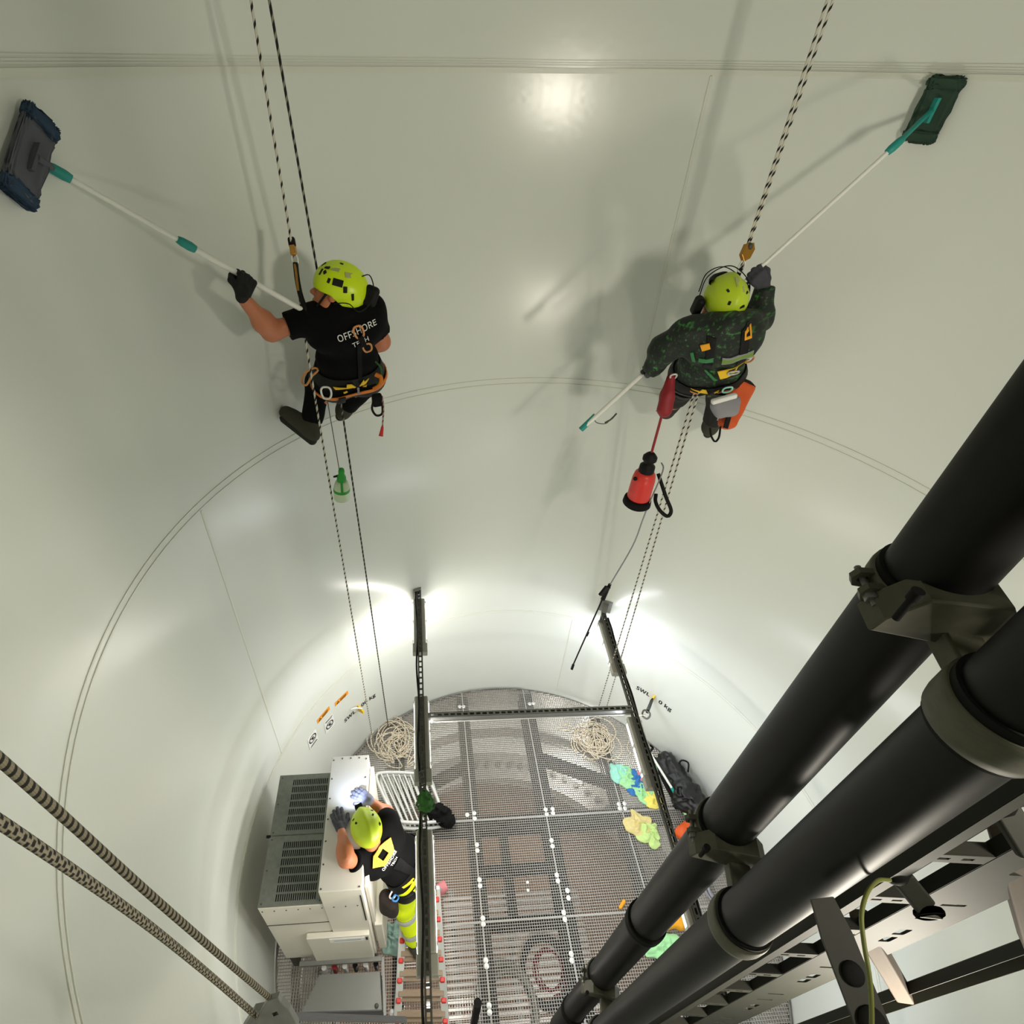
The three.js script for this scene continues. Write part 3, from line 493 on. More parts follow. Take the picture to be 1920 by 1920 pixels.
{ // worker with the blue mop
  const b = basis([-0.3, 0, -0.95], [0.06, 0.93, 0.34]), H = V([-1.307,4.609,-1.192]);
  const t = thing('person', 'rope worker in black T-shirt and lime helmet reaching with the blue mop', 'person', [H.x, H.y - 0.35, H.z], 'rope access workers');
  const g = grip(nearest(V([-1.662,5.27,-0.815]), poleA.end, dirA), dirA, V([-1.662,5.27,-0.815]).sub(V([-1.635,5.2,-0.812])), V(0.2, 0.2, -1));
  const head = V([-1.301,5.131,-1.036]), hf = V(-0.93, 0.3, -0.2).normalize(), hu = V(0.25, 0.92, -0.3).normalize();
  const j = { ...b, H, head, headF: hf, headU: hu, elL: V([-1.611,4.991,-0.905]), wrL: g.W, elR: V([-1.114,4.809,-1.218]), wrR: V([-1.248,4.73,-1.409]), knL: V([-1.52,4.491,-1.353]), anL: V([-1.584,4.261,-1.241]), toL: V([-1.731,4.335,-1.285]), knR: V([-1.231,4.487,-1.375]), anR: V([-1.388,4.285,-1.422]), toR: V([-1.417,4.276,-1.566]) };
  j.shL = add(H, mul(b.R, -0.155), mul(b.U, 0.45)); j.shR = add(H, mul(b.R, 0.145), mul(b.U, 0.455));
  const r = figure(j, { root: t, sleeve: 0.62, hem: 0.06, shirt: M.shirt, shirtLabel: 'black T-shirt', trousers: M.trousers, trousersLabel: 'black work trousers' }, [[g.W, g.D, g.N, 1, FIST, 0.6, M.glove], [j.wrR, V([-1.322,4.72,-1.528]).sub(j.wrR), V(0, -1, -0.3), -1, [0.7, 0.7, 0.7, 0.7], 0.4, M.glove]]);
  const all = (x, y, z) => Math.min(r.shirtF(x, y, z), r.trF(x, y, z)), P = r.P, tilt = (a) => [add(mul(b.R, Math.cos(a)), mul(b.U, Math.sin(a))), add(mul(b.R, -Math.sin(a)), mul(b.U, Math.cos(a)))];
  helmet(t, head, hf, hu, M.lime, {
    vents: [[-42, 34, 0.04, 0.016, 0.3], [-36, 18, 0.014, 0.034, 0.2], [-12, 34, 0.012, 0.03, 0], [-95, 12, 0.05, 0.034, 0.1], [-140, -8, 0.014, 0.034, 0.5], [-60, 70, 0.02, 0.012, 0], [-70, 8, 0.016, 0.024, 0], [-48, 22, 0.022, 0.018, -0.5], [-118, 2, 0.02, 0.03, 0.3]], marks: [[-70, 42, 0.045, 0.022, 0.3], [-120, 40, 0.04, 0.03, 0.2]],
    muffs: [[0.0, 0.055, 0.165]], wires: [[[-0.095, -0.035, 0.03], [-0.1, -0.01, 0.1], [-0.08, -0.03, 0.15], [-0.06, 0.02, 0.185], [-0.04, 0.1, 0.175], [-0.02, 0.145, 0.13], [-0.02, 0.125, 0.1]]]
  });
  for (const s of [-1, 1]) { const e = part('eye', ball([0, 0, 0], 0.0115), M.white, t); const rt = hf.clone().cross(hu).normalize(); e.position.copy(add(head, mul(hf, 0.083), mul(rt, s * 0.032), mul(hu, 0.002))).sub(org(t)); }
  const [r1, u1] = tilt(0.2);
  part('print', lettering('OFFSHORE', 0.032, P(0.05, 0.43), r1, u1, b.F, r.shirtF), M.white, t, 'white lettering OFFSHORE');
  part('print', lettering('TECH', 0.028, P(0.06, 0.37), r1, u1, b.F, r.shirtF), M.white, t, 'white lettering TECH');
  const hs = new THREE.Group(); hs.name = 'harness'; hs.position.copy(P(0, 0.06)).sub(org(t)); t.add(hs);
  part('webbing', strap(P(0, 0.08), b.U, 0.075, all, 0.006), M.black, hs);
  part('webbing', strap(P(0, -0.01), add(b.U, mul(b.R, -0.1)).normalize(), 0.022, all, 0.012), M.orange, hs, 'orange edge of the seat belt');
  part('webbing', strap(P(0, -0.045), add(b.U, mul(b.R, -0.1)).normalize(), 0.05, all, 0.01), M.black, hs);
  const dr = (name, pts, m, lift = 0.013) => part(name, drape(poly(pts), P(0, 0), b.R, b.U, b.F, all, lift, 0.005), m, hs);
  dr('pad', [[-0.11, 0.075], [-0.04, 0.068], [-0.035, 0.092], [-0.012, 0.092], [0.012, 0.066], [-0.03, 0.05], [-0.1, 0.06]], M.yellow);
  dr('pad', [[0.03, 0.066], [0.06, 0.105], [0.062, 0.088], [0.09, 0.1], [0.07, 0.075], [0.04, 0.058]], M.yellow);
  dr('pad', [[-0.06, 0.03], [-0.04, 0.036], [-0.035, 0.028], [-0.055, 0.022]], M.yellow); dr('pad', [[0.05, 0.045], [0.075, 0.055], [0.07, 0.042]], M.yellow);
  dr('buckle', [[0.018, 0.05], [0.03, 0.05], [0.03, 0.0], [0.018, 0.0]], M.mesh, 0.02); dr('strap_end', [[-0.09, 0.0], [-0.05, 0.0], [-0.055, -0.06], [-0.1, -0.055]], M.black, 0.022);
  dr('back_strap', [[0.04, 0.36], [0.07, 0.36], [0.05, 0.1], [0.03, 0.1]], M.rubber, 0.004);
  part('thigh_loop', strap(lerp(r.hL, j.knL, 0.3), j.knL.clone().sub(r.hL).normalize(), 0.05, r.trF, 0.008, 0.2), M.black, hs); part('thigh_loop', strap(lerp(r.hR, j.knR, 0.3), j.knR.clone().sub(r.hR).normalize(), 0.05, r.trF, 0.008, 0.2), M.black, hs);
  const back = P(0.055, 0.44, -0.135); part('dorsal_ring', karabiner(back, r1, u1, 0.045, 0.075, 0.0055), M.tan, hs); part('dorsal_link', karabiner(add(back, mul(u1, -0.115), mul(b.R, 0.015)), r1, u1, 0.042, 0.05, 0.005), M.tan, hs); part('dorsal_webbing', bar(add(back, mul(u1, -0.03)), add(back, mul(u1, -0.1)), 0.03, 0.012, b.F), M.rubber, hs);
  part('snap_link', karabiner(V([-1.379,4.662,-0.893]), add(b.R, mul(b.U, -0.25)).normalize(), b.U, 0.05, 0.085, 0.0055), M.alu, hs);
  part('gear_loop', tube([[-1.453,4.735,-1.036], [-1.515,4.703,-1.037], [-1.532,4.666,-1.009], [-1.504,4.661,-0.98], [-1.475,4.698,-1.008], [-1.441,4.726,-1.029]], 0.006, 30, 6, true), M.tan, hs);
  part('gear_loop', tube([[-1.133,4.765,-1.059], [-1.104,4.738,-1.038], [-1.106,4.692,-1.029], [-1.126,4.669,-0.986]], 0.005, 24, 6), M.darkgreen, hs);
  part('side_pad', tube([[-1.143,4.646,-0.969], [-1.109,4.665,-0.983], [-1.103,4.697,-1.007], [-1.132,4.71,-1.017]], 0.012, 24, 8), M.orange, hs);
  const po = part('hip_pouch', place(rbox(0.055, 0.075, 0.045, 0.014), V([-1.117,4.62,-0.899]), b.R, b.U, mul(b.F, -1)), M.rubber, hs);
  part('pouch_loop', tube([[-1.136,4.621,-0.886], [-1.141,4.585,-0.859], [-1.118,4.56,-0.841], [-1.09,4.567,-0.846], [-1.088,4.612,-0.88]], 0.006, 30, 6), M.black, po);
  part('lanyard', tube([[-1.091,4.643,-0.904], [-1.082,4.594,-0.866], [-1.086,4.514,-0.805]], 0.0045, 20, 6), M.ropeRed, po); part('lanyard_tip', rod([-1.086,4.514,-0.805], [-1.094,4.473,-0.774], 0.007, 0.012), M.red, po);
}
{ // worker with the green mop
  const b = basis([0.12, 0, -0.99], [-0.25, 0.78, 0.57]), H = V([0.764,4.624,-1.266]);
  const t = thing('person', 'rope worker in dark green jacket with both hands on the green mop', 'person', [H.x, H.y - 0.4, H.z], 'rope access workers');
  const gR = grip(nearest(V([0.849,5.177,-1.31]), poleB.end, dirB), dirB, V([0.833,5.193,-1.284]).sub(V([0.872,5.112,-1.298])), V(-0.2, 0, -1));
  const gL = grip(nearest(V([0.395,4.67,-1.238]), poleB.end, dirB), dirB, V([0.407,4.636,-1.275]).sub(V([0.417,4.741,-1.191])), V(0, -0.5, -1));
  const head = V([0.681,5.054,-1.179]), hf = V(0.05, 0.12, -0.98).normalize(), hu = V(0.1, 0.93, 0.34).normalize();
  const j = { ...b, H, head, headF: hf, headU: hu, elL: V([0.406,4.839,-1.09]), wrL: gL.W, elR: V([0.944,4.951,-1.263]), wrR: gR.W, knL: V([0.737,4.349,-1.522]), anL: V([0.778,4.153,-1.674]), toL: V([0.853,4.099,-1.872]), knR: V([1.042,4.326,-1.542]), anR: V([1.062,4.097,-1.581]), toR: V([1.158,4.044,-1.767]) };
  j.shL = V([0.485,4.948,-1.048]); j.shR = V([0.76,4.98,-1.047]);
  const jt = dataTex(256, 256, (u, v) => { const p = tile(u, v, 22) * 0.6 + tile(u, v, 60) * 0.4, q = Math.max(0, p - 0.53) * 9; return [14 + 26 * q, 24 + 62 * q, 16 + 24 * q].map(x => Math.min(150, x)); });
  const mJ = std('jacket', { color: 0xffffff, map: jt, roughness: 0.7, bumpMap: fineTex, bumpScale: 0.0008 });
  const r = figure(j, { root: t, sleeve: 1, hem: -0.01, wrinkle: 0.018, shirt: mJ, shirtLabel: 'dark green work jacket', trousers: std('trousersB', { color: 0x1c1a16, roughness: 0.9 }), trousersLabel: 'dark work trousers' }, [[gR.W, gR.D, gR.N, -1, FIST, 0.6, M.gloveGrey], [gL.W, gL.D, gL.N, 1, FIST, 0.6, M.gloveGrey]]);
  const all = (x, y, z) => Math.min(r.shirtF(x, y, z), r.trF(x, y, z)), P = r.P;
  helmet(t, head, hf, hu, M.limeDirty, { vents: [[150, 38, 0.02, 0.012, 0.6], [-150, 36, 0.02, 0.012, -0.6], [175, -5, 0.05, 0.018, 0], [120, 45, 0.012, 0.026, 0.3], [165, 8, 0.03, 0.014, 0.4], [-165, 12, 0.014, 0.02, 0]], marks: [[-170, 62, 0.02, 0.06, 0.2], [170, 45, 0.02, 0.03, 0.2]], muffs: [[-0.125, -0.02, 0.02], [0.125, -0.02, 0.02]], wires: [[[-0.13, 0.02, 0.0], [-0.11, 0.11, -0.05], [0, 0.165, -0.09], [0.11, 0.11, -0.05], [0.13, 0.02, 0.0]], [[-0.125, 0.03, -0.04], [-0.09, 0.1, -0.12], [0, 0.13, -0.16], [0.09, 0.1, -0.12], [0.125, 0.03, -0.04]]], visor: 1 });
  const hs = new THREE.Group(); hs.name = 'harness'; hs.position.copy(P(0, 0.06)).sub(org(t)); t.add(hs);
  const dr = (name, pts, m, lift = 0.006, th = 0.005) => part(name, drape(Array.isArray(pts) ? poly(pts) : pts, P(0, name === 'pad' || name === 'piping' || name === 'buckle' ? 0.02 : 0.08), b.R, b.U, b.F, all, lift, th), m, hs);
  const rect = (x0, y0, x1, y1) => [[x0, y0], [x1, y0], [x1, y1], [x0, y1]];
  const olive = std('olive', { color: 0x6d8a3a, roughness: 0.6 }), grn = std('stripeGreen', { color: 0x2f7a44, roughness: 0.6 });
  dr('stripe', rect(-0.02, 0.3, 0.13, 0.325), olive); dr('stripe_edge', rect(-0.02, 0.325, 0.13, 0.331), M.mesh); dr('stripe_edge', rect(-0.02, 0.294, 0.13, 0.3), M.mesh);
  dr('stripe', rect(-0.13, 0.31, -0.06, 0.333), grn); dr('stripe', [[-0.08, 0.19], [-0.07, 0.195], [0.0, 0.1], [-0.015, 0.095]], grn); dr('stripe', [[-0.17, 0.35], [-0.155, 0.355], [-0.14, 0.3], [-0.155, 0.295]], grn);
  dr('back_plate', hole(poly([[-0.02, 0.2], [0.03, 0.22], [0.07, 0.205], [0.135, 0.23], [0.085, 0.145], [0.005, 0.13]]), [[0.035, 0.198], [0.09, 0.205], [0.078, 0.158], [0.038, 0.155]]), M.yellow, 0.016); part('dorsal_ring', karabiner(P(0.06, 0.262, -0.15), b.R, b.U, 0.05, 0.03, 0.005), M.reflective, hs);
  dr('shoulder_strap', rect(-0.1, 0.24, -0.06, 0.44), M.black, 0.005); dr('shoulder_strap', rect(0.06, 0.24, 0.1, 0.44), M.black, 0.005);
  dr('shoulder_patch', [[-0.13, 0.405], [-0.09, 0.42], [-0.083, 0.395], [-0.12, 0.378]], M.ochre, 0.012); dr('shoulder_patch', hole(poly(rect(0.075, 0.4, 0.11, 0.428)), rect(0.083, 0.408, 0.102, 0.42)), M.ochre, 0.012);
  part('webbing', strap(P(0, 0.035), b.U, 0.07, all, 0.007), M.black, hs); part('webbing', strap(P(0, -0.035), b.U, 0.045, all, 0.008), M.black, hs);
  dr('pad', [[-0.12, 0.06], [-0.07, 0.035], [-0.06, 0.055], [-0.04, 0.05], [-0.028, 0.022], [-0.07, 0.025]], M.yellow, 0.016); dr('pad', [[0.005, 0.02], [0.03, 0.035], [0.028, 0.012]], M.yellow, 0.016); dr('piping', [[-0.12, 0.03], [-0.07, 0.0], [-0.07, 0.008], [-0.12, 0.036]], M.tan, 0.016); dr('piping', [[0.03, -0.005], [0.09, 0.0], [0.12, 0.015], [0.09, 0.008], [0.03, 0.003]], M.tan, 0.016); dr('buckle', rect(-0.025, -0.03, -0.008, 0.012), M.earth, 0.02);
  part('side_ring', karabiner(P(0.18, 0.15, -0.03), b.R, b.U, 0.045, 0.06, 0.005), M.tan, hs); part('snap_link', karabiner(V([0.787,4.632,-1.034]), b.R, b.U, 0.045, 0.06, 0.005), M.ragteal, hs); part('snap_link', karabiner(V([0.487,4.692,-1.067]), b.R, b.U, 0.03, 0.05, 0.005), M.alu, hs);
  part('thigh_loop', strap(lerp(r.hL, j.knL, 0.3), j.knL.clone().sub(r.hL).normalize(), 0.05, r.trF, 0.008, 0.2), M.black, hs); part('thigh_loop', strap(lerp(r.hR, j.knR, 0.3), j.knR.clone().sub(r.hR).normalize(), 0.05, r.trF, 0.008, 0.2), M.black, hs);
  const kd = j.anR.clone().sub(j.knR).normalize(); part('print', lettering('TECH', 0.02, lerp(j.knR, j.anR, 0.35), mul(kd, 1), add(b.R, mul(kd, -b.R.dot(kd))).normalize(), b.F, r.trF, 0.003), M.white, t, 'white lettering on the leg');
}
{ // worker at the cabinet
  const b = basis([-0.8, 0, -0.6], [-0.55, 0.83, 0]), H = V([-0.978,1.3,0.136]);
  const t = thing('person', 'worker in lime trousers on the ladder wiping the cabinet top', 'person', [H.x, 0.4, H.z], 'rope access workers');
  const dn = V(0, -1, 0), wL = V([-1.448,1.795,0.093]), wR = V([-1.266,1.795,-0.099]);
  const head = V([-1.261,1.86,0.122]), hf = V(-0.42, -0.42, -0.8).normalize(), hu = V(-0.2, 0.85, -0.42).normalize();
  const j = { ...b, H, head, headF: hf, headU: hu, shL: V([-1.294,1.63,0.243]), elL: V([-1.383,1.85,0.29]), wrL: wL, elR: V([-1.121,1.62,-0.056]), wrR: wR, knL: V([-1.036,0.9,0.266]), anL: V([-0.962,0.5,0.391]), toL: V([-0.917,0.48,0.459]), knR: V([-0.941,0.88,0.116]), anR: V([-0.896,0.5,0.13]), toR: V([-0.966,0.47,0.166]) };
  const r = figure(j, { root: t, sleeve: 0.66, hem: 0.07, shirt: M.shirt, shirtLabel: 'black T-shirt', trousers: M.limeCloth, trousersLabel: 'lime high-visibility trousers' }, [[wL, V([-1.513,1.775,-0.047]).sub(wL), dn, -1, FLAT, 0.1, M.gloveGrey], [wR, V([-1.381,1.775,-0.173]).sub(wR), dn, 1, FLAT, 0.1, M.gloveLight]]);
  const all = (x, y, z) => Math.min(r.shirtF(x, y, z), r.trF(x, y, z)), P = r.P;
  helmet(t, head, hf, hu, M.limeDirty, { vents: [[-110, 55, 0.02, 0.013, 0.3], [-70, 50, 0.012, 0.02, 0], [110, 55, 0.02, 0.013, -0.3], [70, 50, 0.012, 0.02, 0], [130, 20, 0.022, 0.02, 0]], torch: [-1.442,1.75,-0.252] });
  const hs = new THREE.Group(); hs.name = 'harness'; hs.position.copy(P(0, 0.06)).sub(org(t)); t.add(hs);
  const into = b.F.clone(), dr = (name, pts, m, lift = 0.006) => part(name, drape(Array.isArray(pts) ? poly(pts) : pts, P(0, 0), b.R, b.U, into, all, lift, 0.005), m, hs);
  part('print', lettering('OFFSHORE', 0.022, P(-0.01, 0.375), b.R, b.U, into, r.shirtF), M.white, t, 'white lettering OFFSHORE'); part('print', lettering('TECH', 0.02, P(0.0, 0.335), b.R, b.U, into, r.shirtF), M.white, t, 'white lettering TECH');
  dr('back_plate', hole(poly([[-0.1, 0.46], [-0.04, 0.5], [0.03, 0.5], [0.11, 0.46], [0.06, 0.4], [-0.05, 0.4]]), [[-0.03, 0.475], [0.03, 0.475], [0.03, 0.425], [-0.03, 0.425]]), M.yellow, 0.014);
  dr('back_strap', [[-0.04, 0.31], [0.04, 0.31], [0.02, 0.1], [-0.02, 0.1]], M.black, 0.006);
  part('webbing', strap(P(0, 0.08), b.U, 0.075, all, 0.007), M.black, hs); part('webbing', strap(P(0, -0.03), b.U, 0.06, all, 0.008), M.black, hs);
  dr('pad', [[-0.12, 0.1], [-0.03, 0.085], [-0.03, 0.06], [-0.06, 0.07], [-0.12, 0.085]], M.yellow, 0.016); dr('pad', [[0.03, 0.085], [0.1, 0.11], [0.08, 0.075], [0.04, 0.06]], M.yellow, 0.016); dr('pad', [[-0.09, 0.05], [-0.05, 0.055], [-0.05, 0.035]], M.yellow, 0.016); dr('pad', [[0.05, 0.05], [0.085, 0.06], [0.07, 0.03]], M.yellow, 0.016); dr('piping', [[-0.1, 0.01], [0, -0.008], [0.1, 0.02], [0.1, 0.0], [0, -0.03], [-0.1, -0.012]], M.limeCloth, 0.02); dr('buckle', [[-0.008, 0.08], [0.008, 0.08], [0.008, 0.02], [-0.008, 0.02]], M.mesh, 0.022);
  part('thigh_loop', strap(lerp(r.hL, j.knL, 0.25), j.knL.clone().sub(r.hL).normalize(), 0.1, r.trF, 0.008, 0.2), M.black, hs); part('thigh_loop', strap(lerp(r.hR, j.knR, 0.25), j.knR.clone().sub(r.hR).normalize(), 0.06, r.trF, 0.008, 0.2), M.black, hs);
  const dl = j.anL.clone().sub(j.knL).normalize(); for (const k of [0.25, 0.7]) part('reflective_band', strap(lerp(j.knL, j.anL, k), dl, 0.04, r.trF, 0.003, 0.2), M.reflective, t); part('reflective_band', strap(lerp(j.knR, j.anR, 0.2), j.anR.clone().sub(j.knR).normalize(), 0.04, r.trF, 0.003, 0.2), M.reflective, t);
  const pc = V([-1.156,1.12,0.297]), pf = blend([bone(add(pc, V(0, 0.05, 0)), add(pc, V(0, -0.09, 0.02)), 0.05, 0.055), bone(add(pc, V(0.05, 0.04, 0.04)), add(pc, V(0.05, -0.08, 0.05)), 0.045)], 0.03);
  const pch = part('tool_pouch', mesher(pf, 0.01), std('pouch', { color: 0x231712, roughness: 0.85 }), hs, 'dark brown tool pouch'); part('pouch_ring', karabiner(V([-1.092,1.28,0.311]), b.R, b.U, 0.06, 0.05, 0.006), M.alu, pch); part('pouch_clip', karabiner(V([-1.075,1.27,0.333]), b.R, b.U, 0.04, 0.05, 0.006), M.ragblue, pch);
}

// ---------------------------------------------------------------- mops
const inward = p => V(-p.x, 0, -p.z).normalize();
function mop(name, label, pole, wallTop, wallBot, width, mHead, mEnd, collars, neckMat) {
  const d = pole.tip.clone().sub(pole.end).normalize(), t = thing(name, label, 'mop', pole.end.toArray(), 'mops of the rope workers');
  const mid = lerp(pole.end, pole.tip, collars[0]);
  part('pole', rod(pole.end, mid, 0.0125), M.whitepole, t); part('pole_extension', rod(mid, pole.tip, 0.0095), M.whitepole, t);
  for (const c of collars) { const p = lerp(pole.end, pole.tip, c); part('collar', lathe([[0, -0.04], [0.0155, -0.038], [0.019, -0.015], [0.018, 0.02], [0.014, 0.038], [0, 0.04]], p, d, 16), M.teal, t); }
  const a = V(wallTop), b = V(wallBot), c = lerp(a, b, 0.5), n = inward(c), Y = a.clone().sub(b).normalize(), X = Y.clone().cross(n).normalize(), Z = X.clone().cross(Y).normalize(), L = a.distanceTo(b);
  part('swivel', [rod(pole.tip, add(c, mul(Z, 0.035)), 0.011), bar(add(c, mul(Y, -0.05), mul(Z, 0.024)), add(c, mul(Y, 0.05), mul(Z, 0.024)), 0.03, 0.014)], neckMat, t);
  const pad = (len, off, w, th, mat, nm) => { const g = new THREE.SphereGeometry(1, 40, 28), p = g.attributes.position; const sp = v => Math.sign(v) * Math.pow(Math.abs(v), 0.35); for (let i = 0; i < p.count; i++) { const q = V(p.getX(i), p.getY(i), p.getZ(i)); const f = 0.006 * (vnoise(q.x * 14 + off * 40, q.y * 20, q.z * 9) - 0.5) * 3; p.setXYZ(i, sp(q.x) * (w / 2 + f), sp(q.y) * (len / 2 + f) + off, sp(q.z) * th / 2 + f); } g.computeVertexNormals(); part(nm, place(g, add(c, mul(Z, 0.006)), X, Y, Z), mat, t); };
  pad(L, 0, width, 0.028, mHead, 'mop_pad'); pad(0.05, L / 2 - 0.015, width * 1.04, 0.036, mEnd, 'pad_pocket'); pad(0.05, -L / 2 + 0.015, width * 1.04, 0.036, mEnd, 'pad_pocket');
  return t;
}
mop('flat_mop', 'flat mop with blue pad and white telescopic pole against the wall', poleA, [-2.115,5.891,-0.486], [-2.153,5.695,-0.268], 0.125, M.mopgrey, M.mopblue, [0.58, 0.985], M.mopgrey);
const mopB = mop('flat_mop', 'flat mop with dark green pad beside the top splice of the wall', poleB, [1.568,6.006,-1.5], [1.56,5.763,-1.509], 0.135, M.mopgreen, M.mopgreen, [0.42, 0.985], M.teal);
part('hand_grip', rod([0.153,4.353,-1.223], [0.072,4.265,-1.2], 0.017), M.teal, mopB);
part('hook_cord', [tube([[0.141,4.343,-1.215], [0.157,4.32,-1.198], [0.212,4.32,-1.186], [0.247,4.354,-1.199], [0.273,4.372,-1.212]], 0.0025, 30, 6), tube([[0.206,4.323,-1.188], [0.241,4.346,-1.193], [0.273,4.374,-1.214]], 0.005, 12, 6)], M.darksteel, mopB);

// ---------------------------------------------------------------- ropes of the two workers
function pile(c, rx, rz, n, s0) { const p = []; for (let i = 0; i < n * 7; i++) { const k = Math.floor(i / 7), a = i / 7 * 6.2832 * (k % 2 ? 1 : -1) + s0, cx = (hash(k, 3, s0 * 10 | 0) - 0.5) * 1.5, cz = (hash(k, 9, s0 * 10 | 0) - 0.5) * 1.5, q = 0.25 + 0.35 * hash(k, 5, s0 * 10 | 0); p.push(V(c[0] + rx * (cx * 0.55 + q * Math.cos(a)), 0.012 + 0.05 * vnoise(i * 0.3, s0, 2) * Math.exp(-cx * cx - cz * cz) + 0.0006 * (i % 50), c[2] + rz * (cz * 0.55 + q * Math.sin(a)))); } return p; }
function rope(label, pts, r, mat, coil, coilMat) {
  const t = thing('rope', label, 'rope', pts[pts.length - 1], 'hanging ropes of the workers'); part('hanging_line', line(pts, r), mat, t);
  if (coil) part('coil', tube(coil, 0.0065, coil.length * 5, 6), coilMat, t);
}
const far = (p, q, k) => add(p, mul(V(p).sub(V(q)), k)).toArray();
const T1 = [-1.492,6.228,-1.009], T2 = [-1.414,6.226,-0.972], T3 = [0.8,6.263,-1.279], T4 = [0.789,6.265,-1.304];
rope('black flecked white rope left of the blue mop worker, down to the looser pile', [far(T1, [-1.494,5.323,-1.082], 1.6), T1, [-1.494,5.323,-1.082], [-1.458,4.899,-0.935], [-1.435,4.628,-0.867], [-1.498,0.04,-1.391]], 0.0055, M.ropeWhite, pile([-1.296,0,-1.468], 0.33, 0.34, 17, 1.3), M.ropeCream);
rope('dark rope passing behind the lime helmet of the blue mop worker', [far(T2, [-1.393,5.267,-1.09], 1.6), T2, [-1.393,5.267,-1.09], [-1.351,4.478,-1.092], [-1.37,0.03,-1.657]], 0.0055, M.ropeDark, [[...[-1.37,0.03,-1.657]], [...[-1.316,0.02,-1.727]], [...[-1.233,0.02,-1.774]], [...[-1.252,0.02,-1.689]], [...[-1.326,0.02,-1.637]]].map(V2), M.ropeCream);
rope('right hand rope of the pair holding the green jacket worker', [far(T3, [0.796,5.332,-1.315], 1.6), T3, [0.796,5.332,-1.315], [0.79,5.168,-1.303], [0.871,4.885,-1.402], [0.687,4.539,-1.138], [1.018,0.03,-1.62]], 0.0055, M.ropeWhite, pile([0.917,0,-1.511], 0.32, 0.3, 22, 2.1), M.ropeCream);
rope('left hand rope of the pair holding the green jacket worker', [far(T4, [0.785,5.296,-1.313], 1.6), T4, [0.785,5.296,-1.313], [0.786,5.15,-1.315], [0.847,4.885,-1.402], [0.671,4.529,-1.156], [0.9,0.03,-1.569]], 0.0055, M.ropeWhite, [[...[0.9,0.03,-1.569]], [...[0.79,0.02,-1.648]], [...[0.6,0.02,-1.71]], [...[0.562,0.02,-1.658]], [...[0.725,0.02,-1.622]], [...[0.852,0.03,-1.507]]].map(V2), M.ropeCream);
// descender and cow's tail of each worker
{
  const t = thing('rope_descender', 'black and gold descender with long black lanyard by the lime helmet', 'descender', [-1.427,5.065,-0.935]);
  const a = V([-1.497,5.374,-1.096]), b = V([-1.483,5.288,-1.055]), d = b.clone().sub(a).normalize(), f = frame(d, V(0, 0, 1));
  part('body', place(rbox(0.034, 0.03, 0.05, 0.012), lerp(a, b, 0.18), ...f), M.black, t); part('side_plate', place(rbox(0.028, 0.034, 0.05, 0.008), lerp(a, b, 0.55), ...f), M.gold, t); part('snap_link', karabiner(lerp(a, b, 0.95), f[0], f[2], 0.026, 0.045, 0.005), M.alu, t);
  part('lanyard', tube([[-1.481,5.278,-1.048], [-1.478,5.215,-1.025], [-1.464,5.136,-0.99], [-1.427,5.06,-0.932]], 0.013, 30, 8).scale(1, 1, 1), M.black, t); part('energy_absorber', tube([[-1.482,5.273,-1.038], [-1.476,5.219,-1.009], [-1.469,5.167,-0.976]], 0.006, 16, 6), M.brass, t);
  const u = thing('rope_descender', 'gold descender above the helmet of the green jacket worker', 'descender', [0.766,5.198,-1.263]);
  const c = V([0.788,5.324,-1.284]), e = V([0.769,5.258,-1.259]), g = frame(e.clone().sub(c), V(0, 0, 1));
  const pl = new THREE.ExtrudeGeometry(poly([[-0.022, -0.03], [0.012, -0.045], [0.028, -0.02], [0.022, 0.025], [0.0, 0.045], [-0.024, 0.02]]), { depth: 0.022, bevelSize: 0.003, bevelThickness: 0.003, bevelSegments: 2 });
  part('side_plate', place(pl, lerp(c, e, 0.5), g[0], g[2], mul(g[1], -1)), M.brass, u); part('cam', ball(lerp(c, e, 0.15), 0.013, 1, 1.4, 1), M.darksteel, u); part('snap_link', karabiner(V([0.764,5.222,-1.256]), g[0], g[2], 0.03, 0.05, 0.005), M.alu, u); part('lanyard', rod([0.764,5.212,-1.261], [0.761,5.177,-1.26], 0.011), M.rubber, u);
}
// ---------------------------------------------------------------- things the workers carry
function sprayBottle(label, base, top, k, cord) {
  const a = V(base), b = V(top), ax = b.clone().sub(a).normalize(), h = a.distanceTo(b), t = thing('spray_bottle', label, 'bottle', base, 'pump spray bottles'), s = h / 0.24, S = l => l.map(([x, y]) => [x * s, y * s]), f = frame(ax);
  part('bottle', lathe(S([[0, 0], [0.04, 0], [0.05, 0.008], [0.052, 0.06], [0.05, 0.1], [0.04, 0.135], [0.026, 0.15], [0, 0.15]]), a, ax, 28), M.clearwhite, t);
  part('label_band', lathe(S([[0.0525, 0.07], [0.0527, 0.08], [0.051, 0.09]]), a, ax, 28), M.green, t);
  const hd = part('pump_head', [lathe(S([[0.027, 0.143], [0.03, 0.15], [0.028, 0.175], [0.018, 0.2], [0.02, 0.215], [0.016, 0.235], [0, 0.24]]), a, ax, 20), bar(add(a, mul(ax, 0.19 * s)), add(a, mul(ax, 0.08 * s), mul(V(0.25, 0, 1).normalize(), 0.054 * s)), 0.026 * s, 0.014 * s, V(1, 0, 0))], M.green, t);
  part('nozzle', rod(add(a, mul(ax, 0.19 * s)), add(a, mul(ax, 0.185 * s), V(-0.05 * s, -0.01, 0)), 0.009 * s, 0.006 * s), M.black, hd);
  if (cord) part('cord', line(cord, 0.0025, 6), M.darksteel, t);
}
sprayBottle('green topped pump bottle hanging on a cord below the blue mop worker', [-1.384,3.909,-0.942], [-1.364,4.138,-0.947], 1, [[-1.388,4.594,-0.929], [-1.376,4.109,-0.944]]);
